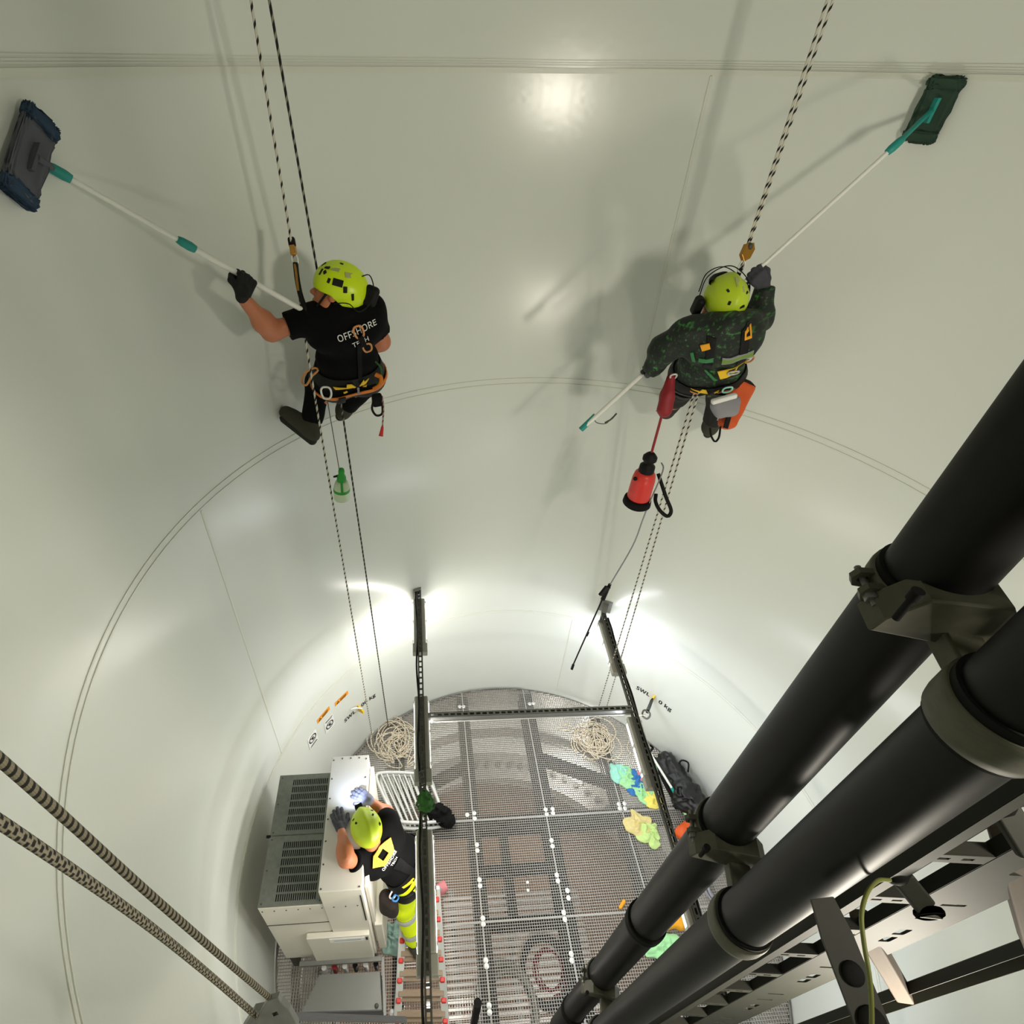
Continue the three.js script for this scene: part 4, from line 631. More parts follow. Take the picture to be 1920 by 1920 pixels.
sprayBottle('green topped pump bottle hung on the strut beam beside the cabinet', [-0.89,1.72,0.173], [-0.9,1.84,0.071], 0.8);
{
  const a = V([0.467,3.816,-1.045]), b = V([0.473,4.211,-1.043]), ax = b.clone().sub(a).normalize(), h = a.distanceTo(b), t = thing('pump_sprayer', 'red pump sprayer hanging on a red line below the green jacket worker', 'sprayer', a.toArray()), s = h / 0.36, S = l => l.map(([x, y]) => [x * s * 0.76, y * s]);
  part('skirt', lathe(S([[0, -0.005], [0.09, -0.005], [0.104, 0.005], [0.1, 0.035], [0.088, 0.05], [0, 0.05]]), a, ax, 32), M.rubber, t);
  part('tank', lathe(S([[0.08, 0.04], [0.084, 0.06], [0.082, 0.18], [0.074, 0.215], [0.05, 0.235], [0, 0.24]]), a, ax, 36), M.red, t);
  part('pump', lathe(S([[0.05, 0.228], [0.056, 0.235], [0.054, 0.27], [0.036, 0.285], [0.032, 0.295], [0.05, 0.31], [0.05, 0.33], [0.03, 0.35], [0.014, 0.36], [0, 0.36]]), a, ax, 28), M.black, t);
  const f = frame(ax), toC = V(0.1, 0.3, 1).normalize(); part('valve', ball(add(a, mul(ax, 0.2 * s), V(-0.06 * s, 0, 0.03)), 0.013), M.black, t);
  part('carry_strap', tube([[0.58,4.006,-1.11], [0.628,3.895,-1.025], [0.671,3.803,-0.98], [0.655,3.775,-0.972], [0.611,3.795,-0.999], [0.584,3.837,-1.044], [0.59,3.868,-1.08]], 0.012, 50, 8), M.black, t);
  part('hose', tube([[0.599,4.06,-1.151], [0.605,4.05,-1.118], [0.586,3.997,-1.078], [0.525,3.857,-0.996], [0.521,3.709,-1.009], [0.515,3.483,-1.025], [0.416,3.11,-0.993]], 0.0045, 80, 7), M.mesh, t);
  part('lance_handle', [rod([0.42,3.119,-1], [0.383,2.993,-0.967], 0.011, 0.016), bar([0.402,3.111,-0.982], [0.363,3.04,-0.965], 0.016, 0.05)], M.black, t); part('lance', rod([0.383,2.999,-0.972], [0.244,2.357,-0.86], 0.0055), M.black, t); part('lance_joint', rod([0.321,2.685,-0.921], [0.312,2.655,-0.911], 0.009), M.black, t); part('lance_nozzle', rod([0.248,2.363,-0.865], [0.238,2.325,-0.848], 0.01), M.black, t);
  part('hanging_line', line([[0.461,4.514,-1.019], add(a, mul(ax, h)).toArray()], 0.008), M.darkred, t);
  const hc = thing('lance_holster', 'red holster strapped along the thigh of the green jacket worker', 'holster', [0.469,4.485,-1.022]);
  part('sleeve', mesher(((f) => { const g = (x, y, z) => f(x, y, z) + 0.012 * (vnoise(x * 25, y * 18, z * 25) - 0.5); g.pts = f.pts; return g; })(blend([bone(V([0.488,4.674,-1.091]), V([0.476,4.585,-1.048]), 0.024, 0.036), bone(V([0.476,4.585,-1.048]), V([0.467,4.514,-1.019]), 0.036, 0.042)], 0.02)), 0.008), M.darkred, hc); part('flap', drapeQuad([[0.447,4.523,-1.038], [0.45,4.469,-1.085], [0.495,4.465,-1.032], [0.509,4.514,-1.019]]), M.darkred, hc);
}
function drapeQuad(q, th = 0.008) { const p = q.map(V2), n = p[1].clone().sub(p[0]).cross(p[2].clone().sub(p[0])).normalize().multiplyScalar(th / 2), A = p.map(v => add(v, n)), B = p.map(v => add(v, mul(n, -1))), I = [], P = []; const k = p.length; for (const v of [...A, ...B]) P.push(v.x, v.y, v.z); for (let i = 1; i + 1 < k; i++) I.push(0, i, i + 1, k, k + i + 1, k + i); for (let i = 0; i < k; i++) { const j = (i + 1) % k; I.push(i, k + i, k + j, i, k + j, j); } const g = new THREE.BufferGeometry(); g.setAttribute('position', new THREE.Float32BufferAttribute(P, 3)); g.setIndex(I); const h = g.toNonIndexed(); h.computeVertexNormals(); return strip(h); }
{ // orange bag with grey pouch
  const t = thing('tool_bag', 'orange tool bag with black trim hanging at the hip of the green jacket worker', 'bag', [0.823,4.387,-1.023]);
  const w = f => { const g = (x, y, z) => f(x, y, z) + 0.012 * (vnoise(x * 20, y * 16, z * 20) - 0.5); g.pts = f.pts; return g; };
  part('sack', mesher(w(blend([bone(V([0.939,4.571,-1.213]), V([0.877,4.388,-1.099]), 0.05, 0.04), bone(V([0.995,4.557,-1.202]), V([0.914,4.388,-1.099]), 0.036, 0.034)], 0.03)), 0.009), M.bagorange, t);
  part('rim', tube([[0.881,4.604,-1.188], [0.925,4.618,-1.186], [0.979,4.604,-1.188], [1.021,4.571,-1.188]], 0.009, 24, 8), M.black, t); part('trim', bar([0.866,4.463,-1.068], [0.848,4.392,-1.027], 0.025, 0.012, V(0, 0, 1)), M.black, t);
  part('loop', tube([[0.783,4.368,-1.071], [0.792,4.328,-1.041], [0.814,4.304,-1.022], [0.833,4.319,-1.034], [0.844,4.373,-1.075]], 0.006, 24, 7), M.black, t);
  const p = thing('mesh_pouch', 'grey mesh pouch hanging in front of the orange bag', 'pouch', [0.797,4.484,-0.971]);
  part('pocket', mesher(w(blend([bone(V([0.756,4.535,-1.035]), V([0.854,4.555,-1.05]), 0.034, 0.034), bone(V([0.783,4.502,-1.01]), V([0.842,4.517,-1.021]), 0.034, 0.036)], 0.03)), 0.008), M.mesh, p); part('hem', bar([0.71,4.568,-1.01], [0.847,4.6,-1.034], 0.03, 0.03, UP, 0.01), M.white, p);
}
// ---------------------------------------------------------------- signs and lifting points on the shell
function sign(name, label, c, w, h, mat, draw) {
  c = V(c); const n = inward(c), t = V(n.z, 0, -n.x), p = add(mul(n, -R).setY(c.y), mul(n, 0.004)), o = thing(name, label, 'sign', p.toArray());
  part('plate', place(rbox(w, h, 0.003, 0.001), p, t, UP, n), mat, o);
  const ink = (g, m = M.hole) => part('print', place(g, add(p, mul(n, 0.0025)), t, UP, n), m, o); draw(ink);
}
const dash = (x, y, w, h) => { const g = new THREE.BoxGeometry(w, h, 0.0012); g.translate(x, y, 0); return g; };
for (const [q, lab] of [[[-1.743,1.097,-1.343], 'orange warning label near the lug, the upper one'], [[-1.879,1.137,-1.145], 'orange warning label touching the white prohibition sign']]) sign('warning_label', lab, q, 0.17, 0.055, M.signorange, ink => { ink(new THREE.ExtrudeGeometry(hole(poly([[-0.07, -0.018], [-0.03, -0.018], [-0.05, 0.02]]), [[-0.06, -0.012], [-0.05, 0.01], [-0.04, -0.012]]), { depth: 0.001, bevelEnabled: false })); ink(mergeGeometries([dash(0.02, 0.01, 0.08, 0.008), dash(0.02, -0.006, 0.08, 0.006), dash(0.015, -0.018, 0.07, 0.005)])); });
for (const [q, lab, up] of [[[-1.855,0.922,-1.183], 'white prohibition sign under the orange label', 1], [[-1.967,0.99,-0.984], 'white prohibition sign nearest the vented cabinet', -1]]) sign('prohibition_sign', lab, q, 0.125, 0.19, M.white, ink => { const y = -0.02 * up; ink(new THREE.TorusGeometry(0.045, 0.006, 4, 40).scale(1, 1, 0.2).translate(0, y, 0)); ink(new THREE.BoxGeometry(0.085, 0.01, 0.0012).rotateZ(-0.78).translate(0, y, 0)); ink(mergeGeometries([dash(0.0, y, 0.014, 0.05), dash(0.0, y + 0.012, 0.04, 0.01)])); ink(mergeGeometries([dash(0, 0.075 * up, 0.1, 0.007), dash(0, 0.06 * up, 0.08, 0.006)])); });
const fontBold = await new FontLoader().loadAsync('fonts/droid/droid_sans_bold.typeface.json');
function lug(label, c, words, sling) {
  c = V(c); const n = inward(c), t = V(n.z, 0, -n.x), p = mul(n, -R).setY(c.y), o = thing('lifting_lug', label, 'lug', p.toArray(), 'lifting lugs on the shell');
  const g = new THREE.ExtrudeGeometry(hole(poly([[-0.012, -0.05], [0.04, -0.03], [0.075, 0.0], [0.06, 0.03], [-0.012, 0.05]]), [[0.035, -0.012], [0.058, 0.0], [0.035, 0.012]]), { depth: 0.016, bevelEnabled: false }); g.translate(0, 0, -0.008);
  part('eye_plate', place(g, add(p, mul(n, 0.015)), n, UP, mul(t, -1)), M.yellow, o);
  const txt = (s, x) => { const e = new TextGeometry(s, { font: fontBold, size: 0.055, depth: 0.001, curveSegments: 3 }); e.computeBoundingBox(); e.translate(x - (e.boundingBox.max.x + e.boundingBox.min.x) / 2, -0.03, 0); const q = e.attributes.position; for (let i = 0; i < q.count; i++) { const an = q.getX(i) / R, v = add(mul(n, -Math.cos(an)), mul(t, Math.sin(an))).multiplyScalar(R - 0.002 - q.getZ(i)); q.setXYZ(i, v.x, p.y + q.getY(i), v.z); } e.computeVertexNormals(); return e; };   // painted round the curve of the shell
  part('stencil', txt(words[0], -0.12), M.hole, o, 'black stencilled load marking'); part('stencil', txt(words[1], 0.13), M.hole, o, 'black stencilled load marking');
  return { p, n, t };
}
const lg = lug('yellow lifting lug beside the orange warning label', [-1.628,0.702,-1.48], ['SWL', '00 kg']);
{ const o = thing('lifting_sling', 'pale lifting strap looped through the lug near the orange label', 'sling', add(lg.p, V(0, 0.05, 0)).toArray()); part('webbing', tube([add(lg.p, mul(lg.n, 0.03)), add(lg.p, mul(lg.n, 0.06), V(0, 0.05, 0)), add(lg.p, mul(lg.n, 0.03), V(0, 0.1, 0), mul(lg.t, -0.06)), add(lg.p, mul(lg.n, 0.01), V(0, 0.1, 0), mul(lg.t, -0.1))], 0.008, 24, 6), M.white, o); }
const rg = lug('yellow lifting lug with the black sling on it', [1.477,0.705,-1.63], ['SWL', '0 kg']);
{
  const o = thing('lifting_sling', 'black sling with snap link hanging from the yellow lug', 'sling', [1.446,0.45,-1.573]); const e = add(rg.p, mul(rg.n, 0.05)), k = V([1.022,1.572,-0.953]);
  part('webbing', [tube([e, lerp(e, k, 0.5), k], 0.016, 20, 8), karabiner(e, rg.n, UP, 0.05, 0.06, 0.009)], M.black, o); part('snap_link', karabiner(add(k, V(0, -0.05, 0)), rg.t, UP, 0.06, 0.1, 0.008), M.darksteel, o); part('cord', tube([add(k, V(0, -0.06, 0)), add(k, V(-0.07, -0.03, 0.02)), add(k, V(-0.08, -0.1, 0.03)), add(k, V(-0.03, -0.16, 0.04)), add(k, V(-0.06, -0.24, 0.03))], 0.004, 40, 5), M.ropeCream, o);
}
// ---------------------------------------------------------------- cabinet by the wall
{
  const c = thing('switch_cabinet', 'grey and cream metal cabinet with two vented lids against the wall', 'cabinet', fl(-1.65, -0.1, 0.26).toArray());
  const X0 = -2.015, X1 = -1.575, X2 = -1.29, Z0 = -0.54, Z1 = 0.335, T = 1.5, TT = 1.75, B = 0.3;
  part('body', [deckBox((X0 + X1) / 2, (T + B) / 2 - 0.01, (Z0 + Z1) / 2, X1 - X0, T - B - 0.02, Z1 - Z0, 0.006), deckBox((X1 + X2) / 2, (TT + B) / 2, (Z0 + Z1) / 2 + 0.005, X2 - X1, TT - B, Z1 - Z0 + 0.01, 0.008)], M.cabwhite, c);
  // two louvred lids with punched slots
  const lid = (z0, z1) => {
    const w = X1 - X0 - 0.008, L = z1 - z0, s = poly([[-w / 2, -L / 2], [w / 2, -L / 2], [w / 2, L / 2], [-w / 2, L / 2]]);
    const rows = 7, cols = 19; for (let i = 0; i < rows; i++) for (let k = 0; k < cols; k++) { const x = -w / 2 + 0.115 + (w - 0.17) * k / (cols - 1), y = -L / 2 + 0.05 + (L - 0.11) * i / (rows - 1), a = 0.0038, b = 0.021; hole(s, [[x - a, y - b], [x - a, y + b], [x + a, y + b], [x + a, y - b]]); }
    const g = new THREE.ExtrudeGeometry(s, { depth: 0.003, bevelEnabled: false }), m = part('vented_lid', place(g, fl((X0 + X1) / 2, (z0 + z1) / 2, T), AX, mul(AZ, -1), UP), M.cabgrey, c, 'grey lid punched with rows of slots');
    part('lid_gap', deckBox((X0 + X1) / 2 + 0.02, T - 0.009, (z0 + z1) / 2, w - 0.1, 0.002, L - 0.05), M.hole, m);
    for (const [a, b] of [[-1, -1], [1, -1], [-1, 1], [1, 1], [-1, 0]]) part('screw', ball(fl((X0 + X1) / 2 + a * (w / 2 - 0.02), (z0 + z1) / 2 + b * (L / 2 - 0.02), T + 0.003), 0.006, 1, 0.5, 1, 8), M.darksteel, m);
  };
  lid(Z0, -0.105); lid(-0.097, Z1);
  const top = part('duct_top', deckBox((X1 + X2) / 2, TT + 0.004, (Z0 + Z1) / 2 + 0.005, X2 - X1 - 0.004, 0.008, Z1 - Z0 + 0.006, 0.003), M.cabtop, c);
  for (let i = 0; i < 7; i++) for (const x of [X1 + 0.018, X2 - 0.018]) part('screw', ball(fl(x, Z0 + 0.03 + i * 0.14, TT + 0.009), 0.006, 1, 0.5, 1, 8), M.darksteel, top);
  for (let i = 1; i < 4; i++) part('screw', ball(fl(X1 + 0.018 + i * 0.065, Z0 + 0.02, TT + 0.009), 0.006, 1, 0.5, 1, 8), M.darksteel, top);
  part('side_cover', deckBox(X2 + 0.018, 1.05, -0.1, 0.03, 1.2, 0.8, 0.006), M.cabwhite, c); part('side_cover', deckBox(X2 + 0.05, 0.62, 0.02, 0.06, 0.6, 0.6, 0.008), M.cabwhite, c);
  const d = part('front_door', deckBox(-1.535, 0.62, Z1 + 0.022, 0.46, 0.6, 0.04, 0.008), M.cabwhite, c); part('label', deckBox(-1.47, 0.85, Z1 + 0.044, 0.26, 0.085, 0.003), M.white, d); part('label_print', deckBox(-1.47, 0.85, Z1 + 0.046, 0.2, 0.012, 0.001), M.mesh, d); part('lock', deckBox(-1.325, 0.86, Z1 + 0.046, 0.014, 0.035, 0.012, 0.004), M.black, d);
  part('edge_gap', deckBox(X2 - 0.02, 1.4, Z1 + 0.012, 0.008, 0.5, 0.004), M.hole, c); part('plate_joint', deckBox((X0 + X2) / 2, 1.13, Z1 + 0.002, X2 - X0, 0.004, 0.004), M.darksteel, c);
  for (let i = 0; i < 9; i++) part('screw', ball(fl(X0 + 0.03 + i * 0.08, Z1 + 0.012, 1.46), 0.006, 1, 1, 0.5, 8), M.darksteel, c);
  for (const [x, z] of [[X0 + 0.04, Z0 + 0.05], [X0 + 0.04, Z1 - 0.04], [X2 - 0.04, Z0 + 0.05], [X2 - 0.04, Z1 - 0.04]]) part('foot', deckBox(x, 0.15, z, 0.05, 0.3, 0.05), M.darksteel, c);
  part('hinge_pin', deckBox(X0 - 0.005, T, -0.1, 0.03, 0.016, 0.016), M.black, c);
  const s = thing('steel_cover', 'weathered grey steel cover plate in front of the cream cabinet', 'cover', fl(-1.5, 0.62, 0).toArray());
  const q = [[-1.696,0.32,0.568], [-1.228,0.32,0.545], [-1.19,0.32,0.766], [-1.793,0.32,0.785]].map(V2);
  part('plate', drapeQuad(q, 0.012), M.galv, s); part('skirt', drapeQuad([q[3], q[2], add(q[2], V(0, -0.3, 0)), add(q[3], V(0, -0.3, 0))], 0.01), M.steel, s); part('skirt', drapeQuad([q[1], q[2], add(q[2], V(0, -0.3, 0)), add(q[1], V(0, -0.3, 0))], 0.01), M.darksteel, s);
  part('frame_angle', [bar([-1.21,0.34,0.46], [-1.161,0.34,0.804], 0.02, 0.04), bar([-1.865,0.34,0.509], [-1.222,0.34,0.47], 0.03, 0.03)], M.galv, s); part('corner_bolt', ball([-1.697,0.335,0.552], 0.016, 1, 0.6, 1), M.darksteel, s); part('corner_bolt', ball([-1.231,0.335,0.747], 0.016, 1, 0.6, 1), M.darksteel, s);
  for (let i = 0; i < 6; i++) { const a = V([-1.688,0.2,0.504]), b = V([-1.273,0.2,0.474]), p = lerp(a, b, i / 5); single('connector', ['white connector at the wall end of the row below the cabinet', 'red connector in the row below the cabinet', 'white connector between the red and a black connector below the cabinet', 'black connector in the middle of the row below the cabinet', 'white connector between the two black connectors below the cabinet', 'black connector at the ladder end of the row below the cabinet'][i], 'connector', rod(add(p, V(0, -0.1, 0)), add(p, V(0, 0.03, 0)), 0.02), [M.white, M.darkred, M.white, M.black, M.white, M.black][i], null, 'connectors below the cabinet'); }
}
// ---------------------------------------------------------------- step ladder
{
  const bl = V([-1.086,0.02,0.813]), br = V([-0.702,0.02,0.81]), tl = V([-1.04,0.72,0.115]), tr = V([-0.79,0.72,0.098]);
  const t = thing('step_ladder', 'aluminium step ladder with red rung caps below the strut beam', 'ladder', lerp(bl, br, 0.5).toArray());
  part('rail', bar(bl, tl, 0.03, 0.06, V(1, 0, 0), 0.008), M.alu, t); part('rail', bar(br, tr, 0.03, 0.06, V(1, 0, 0), 0.008), M.alu, t);
  for (let i = 0; i < 7; i++) { const k = 0.06 + i * 0.145, a = lerp(bl, tl, k), b = lerp(br, tr, k), g = part('rung', [bar(a, b, 0.05, 0.022, UP, 0.005), bar(add(a, V(0, 0.045, -0.02)), add(b, V(0, 0.045, -0.02)), 0.045, 0.014, UP, 0.004)], M.wood, t); for (const p of [a, b]) part('rung_cap', place(rbox(0.038, 0.036, 0.07, 0.008), p, V(1, 0, 0), UP, V(0, 0, 1)), M.red, g); }
  const fr_ = V([-0.77,0.03,-0.096]), fl_ = V([-1.023,0.03,-0.168]); part('rear_leg', bar(fl_, tl, 0.025, 0.05, V(1, 0, 0), 0.006), M.alu, t); part('rear_leg', bar(fr_, tr, 0.025, 0.05, V(1, 0, 0), 0.006), M.alu, t); part('hinge', bar(tl, tr, 0.06, 0.03), M.rubber, t);
  part('rear_foot', rod([-0.809,0.06,-0.062], [-0.708,0.06,-0.12], 0.05, 0.045), M.ragpink, t); part('rear_foot', rod([-1.07,0.04,-0.144], [-1.003,0.04,-0.182], 0.035), M.ragpink, t);
  single('black_post', 'short black post standing on the deck at the picture edge', 'post', rod([-0.485,0.8,0.805], V([-0.485,0.8,0.805]).setY(0.0), 0.028), M.rubber);
}
// ---------------------------------------------------------------- guard barriers and loose things on the deck
function barrier(label, q, dy) {
  const [a, b, c, d] = q.map(V2).map(p => add(p, V(0, dy, 0))), t = thing('guard_barrier', label, 'barrier', lerp(a, c, 0.5).setY(Math.min(a.y, c.y)).toArray(), 'folded guard barriers'), f = (u, v) => lerp(lerp(a, b, u), lerp(d, c, u), v);
  part('frame', tube([f(0.06, 0), f(0.94, 0), f(1, 0.06), f(1, 0.94), f(0.94, 1), f(0.06, 1), f(0, 0.94), f(0, 0.06)], 0.017, 90, 8, true), M.alu, t);
  for (let i = 1; i < 9; i++) part('upright', rod(f(i / 9, 0.01), f(i / 9, 0.99), 0.009, 0.009, 8), M.alu, t);
}
barrier('galvanised guard barrier lying against the cabinet, the upper one', [[-1.426,0.36,-0.975], [-0.913,0.14,-1.069], [-0.732,0.1,-0.652], [-1.17,0.34,-0.543]], 0);
barrier('galvanised guard barrier lying beneath another barrier', [[-1.384,0.28,-0.982], [-0.881,0.06,-1.08], [-0.742,0.04,-0.627], [-1.138,0.24,-0.527]], 0);
function lump(name, label, cat, bones, k, cell, mat, amp, freq, grp) { const f0 = blend(bones, k), f = (x, y, z) => f0(x, y, z) + amp * (Math.abs(vnoise(x * freq, y * freq, z * freq) - 0.5) * 2 - 0.4) + amp * 0.5 * (vnoise(x * freq * 2.3, y * freq * 2.3, z * freq * 2.3) - 0.5); f.pts = f0.pts.map(([p, r]) => [p, r + amp * 0.6]); return single(name, label, cat, mesher(f, cell), mat, null, grp); }
lump('jacket', 'dark jacket thrown over the guard barrier beside the beam', 'jacket', [bone(V([-0.901,0.19,-0.726]), V([-0.743,0.16,-0.691]), 0.05, 0.06), bone(V([-0.754,0.16,-0.705]), V([-0.658,0.08,-0.651]), 0.055, 0.04), bone(V([-0.869,0.14,-0.683]), V([-0.711,0.1,-0.643]), 0.04)], 0.04, 0.012, M.rubber, 0.045, 16);
lump('work_glove', 'green work gloves bundled over the strut beam', 'gloves', [bone(V([-0.875,2.03,-0.037]), V([-0.859,2.02,0.014]), 0.035, 0.045), bone(V([-0.892,2,0.006]), V([-0.885,1.93,0.025]), 0.025, 0.018), bone(V([-0.834,2,-0.008]), V([-0.827,1.95,-0.002]), 0.025, 0.016)], 0.03, 0.007, M.darkgreen, 0.03, 32);
{ const t = thing('hanging_chain', 'small steel chain draped along the strut beam above the green gloves', 'chain', [-0.893,2.03,-0.122]); for (let i = 0; i < 8; i++) { const p = V([-0.9,2.03,-0.195]).lerp(V([-0.879,2.03,-0.043]), i / 7), g = new THREE.TorusGeometry(0.014, 0.004, 6, 14); if (i % 2) g.rotateX(Math.PI / 2); else g.rotateY(0.4); g.translate(p.x, p.y + 0.004, p.z); part('link', g, M.darksteel, t); } }
function rag(label, x, z, size, mat, s, y = 0.004, grp = 'rags on the deck') {
  const N = 56, K = 18, P = [], I = []; const pt = (i, k) => { const a = i / N * 6.2832, rho = k / K, rr_ = size * rho * (0.5 + 0.85 * vnoise(Math.cos(a) * 2.2 + s, Math.sin(a) * 2.2 + s * 3, s)); const px = Math.cos(a) * rr_, pz = Math.sin(a) * rr_; const w1 = Math.abs(vnoise(px * 22 + s, pz * 22, s) - 0.5), w2 = Math.abs(vnoise(px * 55 + s, pz * 55, s + 9) - 0.5), h = (0.5 - w1) * 0.1 + (0.5 - w2) * 0.035 + 0.03 * vnoise(px * 9, pz * 9, s + 5) - 0.03; const qx = 0.25 * size * (vnoise(px * 18, pz * 18, s + 20) - 0.5), qz = 0.25 * size * (vnoise(px * 18, pz * 18, s + 30) - 0.5); return [px + qx, Math.max(0.001, h * (1.05 - rho * rho * 0.9)), pz + qz]; };
  for (const up of [1, 0]) for (let k = 0; k <= K; k++) for (let i = 0; i < N; i++) { const q = pt(i, k); P.push(x + q[0], y + (up ? 0.006 + q[1] : Math.max(0, q[1] - 0.004)), z + q[2]); }
  const o = (K + 1) * N; for (let k = 0; k < K; k++) for (let i = 0; i < N; i++) { const j = (i + 1) % N, a = k * N + i, b = k * N + j, c = b + N, d = a + N; I.push(a, c, b, a, d, c, o + a, o + b, o + c, o + a, o + c, o + d); } for (let i = 0; i < N; i++) { const j = (i + 1) % N, a = K * N + i, b = K * N + j; I.push(a, o + b, b, a, o + a, o + b); }
  const g = new THREE.BufferGeometry(); g.setAttribute('position', new THREE.Float32BufferAttribute(P, 3)); g.setIndex(I); g.computeVertexNormals(); return single('cleaning_rag', label, 'rag', strip(g), mat, null, grp);
}
for (const [p, s, m, k, l] of [[[1.134,0,-1.173], 0.12, M.ragteal, 1, 'pale teal rag at the near end of the rag heap by the rope pile'], [[1.208,0,-1.108], 0.12, M.raggreen, 2, 'light green rag between the teal and blue rags'], [[1.305,0,-1.109], 0.09, M.ragblue, 3, 'blue rag touching the pink rag'], [[1.251,0,-1.01], 0.09, M.ragblue, 4, 'lighter fold of blue rag below the pink one'], [[1.378,0,-1.148], 0.07, M.ragpink, 5, 'pink rag beside the strut beam'], [[1.355,0,-0.984], 0.12, M.raggreen, 6, 'light green rag between blue and yellow rags'], [[1.421,0,-0.906], 0.09, M.ragyellow, 7, 'pale yellow rag at the end of the heap'], [[1.539,0,-1.234], 0.1, M.raggreen, 8, 'light green rag half under the strut beam'], [[1.2,0,-0.652], 0.13, M.ragbeige, 9, 'beige rag lying alone on the deck'], [[1.3,0,-0.595], 0.13, M.raglime, 10, 'yellow green rag next to the beige rag'], [[1.14,0,0.293], 0.15, M.raggreen, 11, 'light green cloth half hidden under the large riser pipe'], [[-1.154,0,0.243], 0.13, M.raggrey, 12, 'grey green rag between the cabinet and the ladder']]) rag(l, p[0], p[2], s, m, k * 1.7);
{
  const t = thing('duffel_bag', 'black duffel bag on the deck against the wall', 'bag', [1.73,0,-0.909]); const w = f => { const g = (x, y, z) => f(x, y, z) + 0.06 * (Math.abs(vnoise(x * 9, y * 9, z * 9) - 0.5) * 2 - 0.4) + 0.03 * (Math.abs(vnoise(x * 24, y * 24, z * 24) - 0.5) * 2 - 0.4); g.pts = f.pts; return g; };
  part('sack', mesher(w(blend([bone(V([1.639,0.13,-1.217]), V([1.725,0.14,-0.874]), 0.1, 0.13), bone(V([1.723,0.14,-0.9]), V([1.801,0.12,-0.708]), 0.13, 0.1)], 0.05)), 0.012), M.bagblack, t);
  part('handle', tube([[1.701,0.2,-1.15], [1.742,0.26,-1.188], [1.802,0.26,-1.166], [1.795,0.2,-1.096]], 0.009, 24, 7), M.black, t); part('strap', tube([[1.506,0.1,-1.44], [1.561,0.05,-1.431], [1.517,0.03,-1.382], [1.606,0.05,-1.268]], 0.012, 24, 7), M.black, t); part('pocket', tube([[1.529,0.12,-1.143], [1.558,0.14,-0.961], [1.61,0.13,-0.811]], 0.02, 24, 7), M.rubber, t);
}
{ const a = V([1.361,0.42,-1.225]), b = V([1.754,0.04,-0.661]), t = thing('spare_pole', 'white pole with teal collar leaning by the black duffel bag', 'pole', b.toArray()); part('pole', rod(a, b, 0.012), M.whitepole, t); part('collar', rod(lerp(a, b, 0.52), lerp(a, b, 0.6), 0.016), M.teal, t); part('cloth', mesher(blend([bone(lerp(a, b, 0.74), lerp(a, b, 0.88), 0.026, 0.04)], 0.02), 0.008), M.raggreen, t); }
lump('round_pouch', 'round orange pouch on the deck beside the small riser pipe', 'pouch', [bone(V([1.594,0.06,-0.575]), V([1.676,0.06,-0.634]), 0.06, 0.055)], 0.02, 0.01, M.bagorange, 0.012, 20);
lump('belt_pouch', 'yellow pouch with black trim seen between the riser pipes', 'pouch', [bone(V([1.221,0.04,0.146]), V([1.338,0.04,0.103]), 0.045, 0.045), bone(V([1.264,0.04,0.112]), V([1.345,0.04,0.153]), 0.04)], 0.03, 0.008, M.ochre, 0.006, 20);
lump('tape_scrap', 'small yellow scrap on the deck left of the riser pipe', 'scrap', [bone(V([0.859,0.012,0.022]), V([0.904,0.012,-0.027]), 0.014, 0.016)], 0.01, 0.006, M.ochre, 0.004, 30);
{ const p = []; const c = V([1.83,0,-0.141]); for (let i = 0; i < 40; i++) { const a = i * 0.63; p.push(V(c.x + Math.cos(a) * (0.16 + 0.02 * Math.sin(i)), 0.02 + i * 0.002, c.z + Math.sin(a) * 0.17)); } single('cable_coil', 'coil of grey cable on the deck between the riser pipes', 'cable', tube(p, 0.011, 160, 7), M.mesh); }
single('rope_end', 'short cream rope loop under the strut beam by the rope pile', 'rope', tube([[1.351,0.02,-1.548], [1.289,0.02,-1.444], [1.318,0.02,-1.373], [1.394,0.02,-1.397], [1.471,0.02,-1.507]], 0.0055, 40, 6), M.ropeCream);

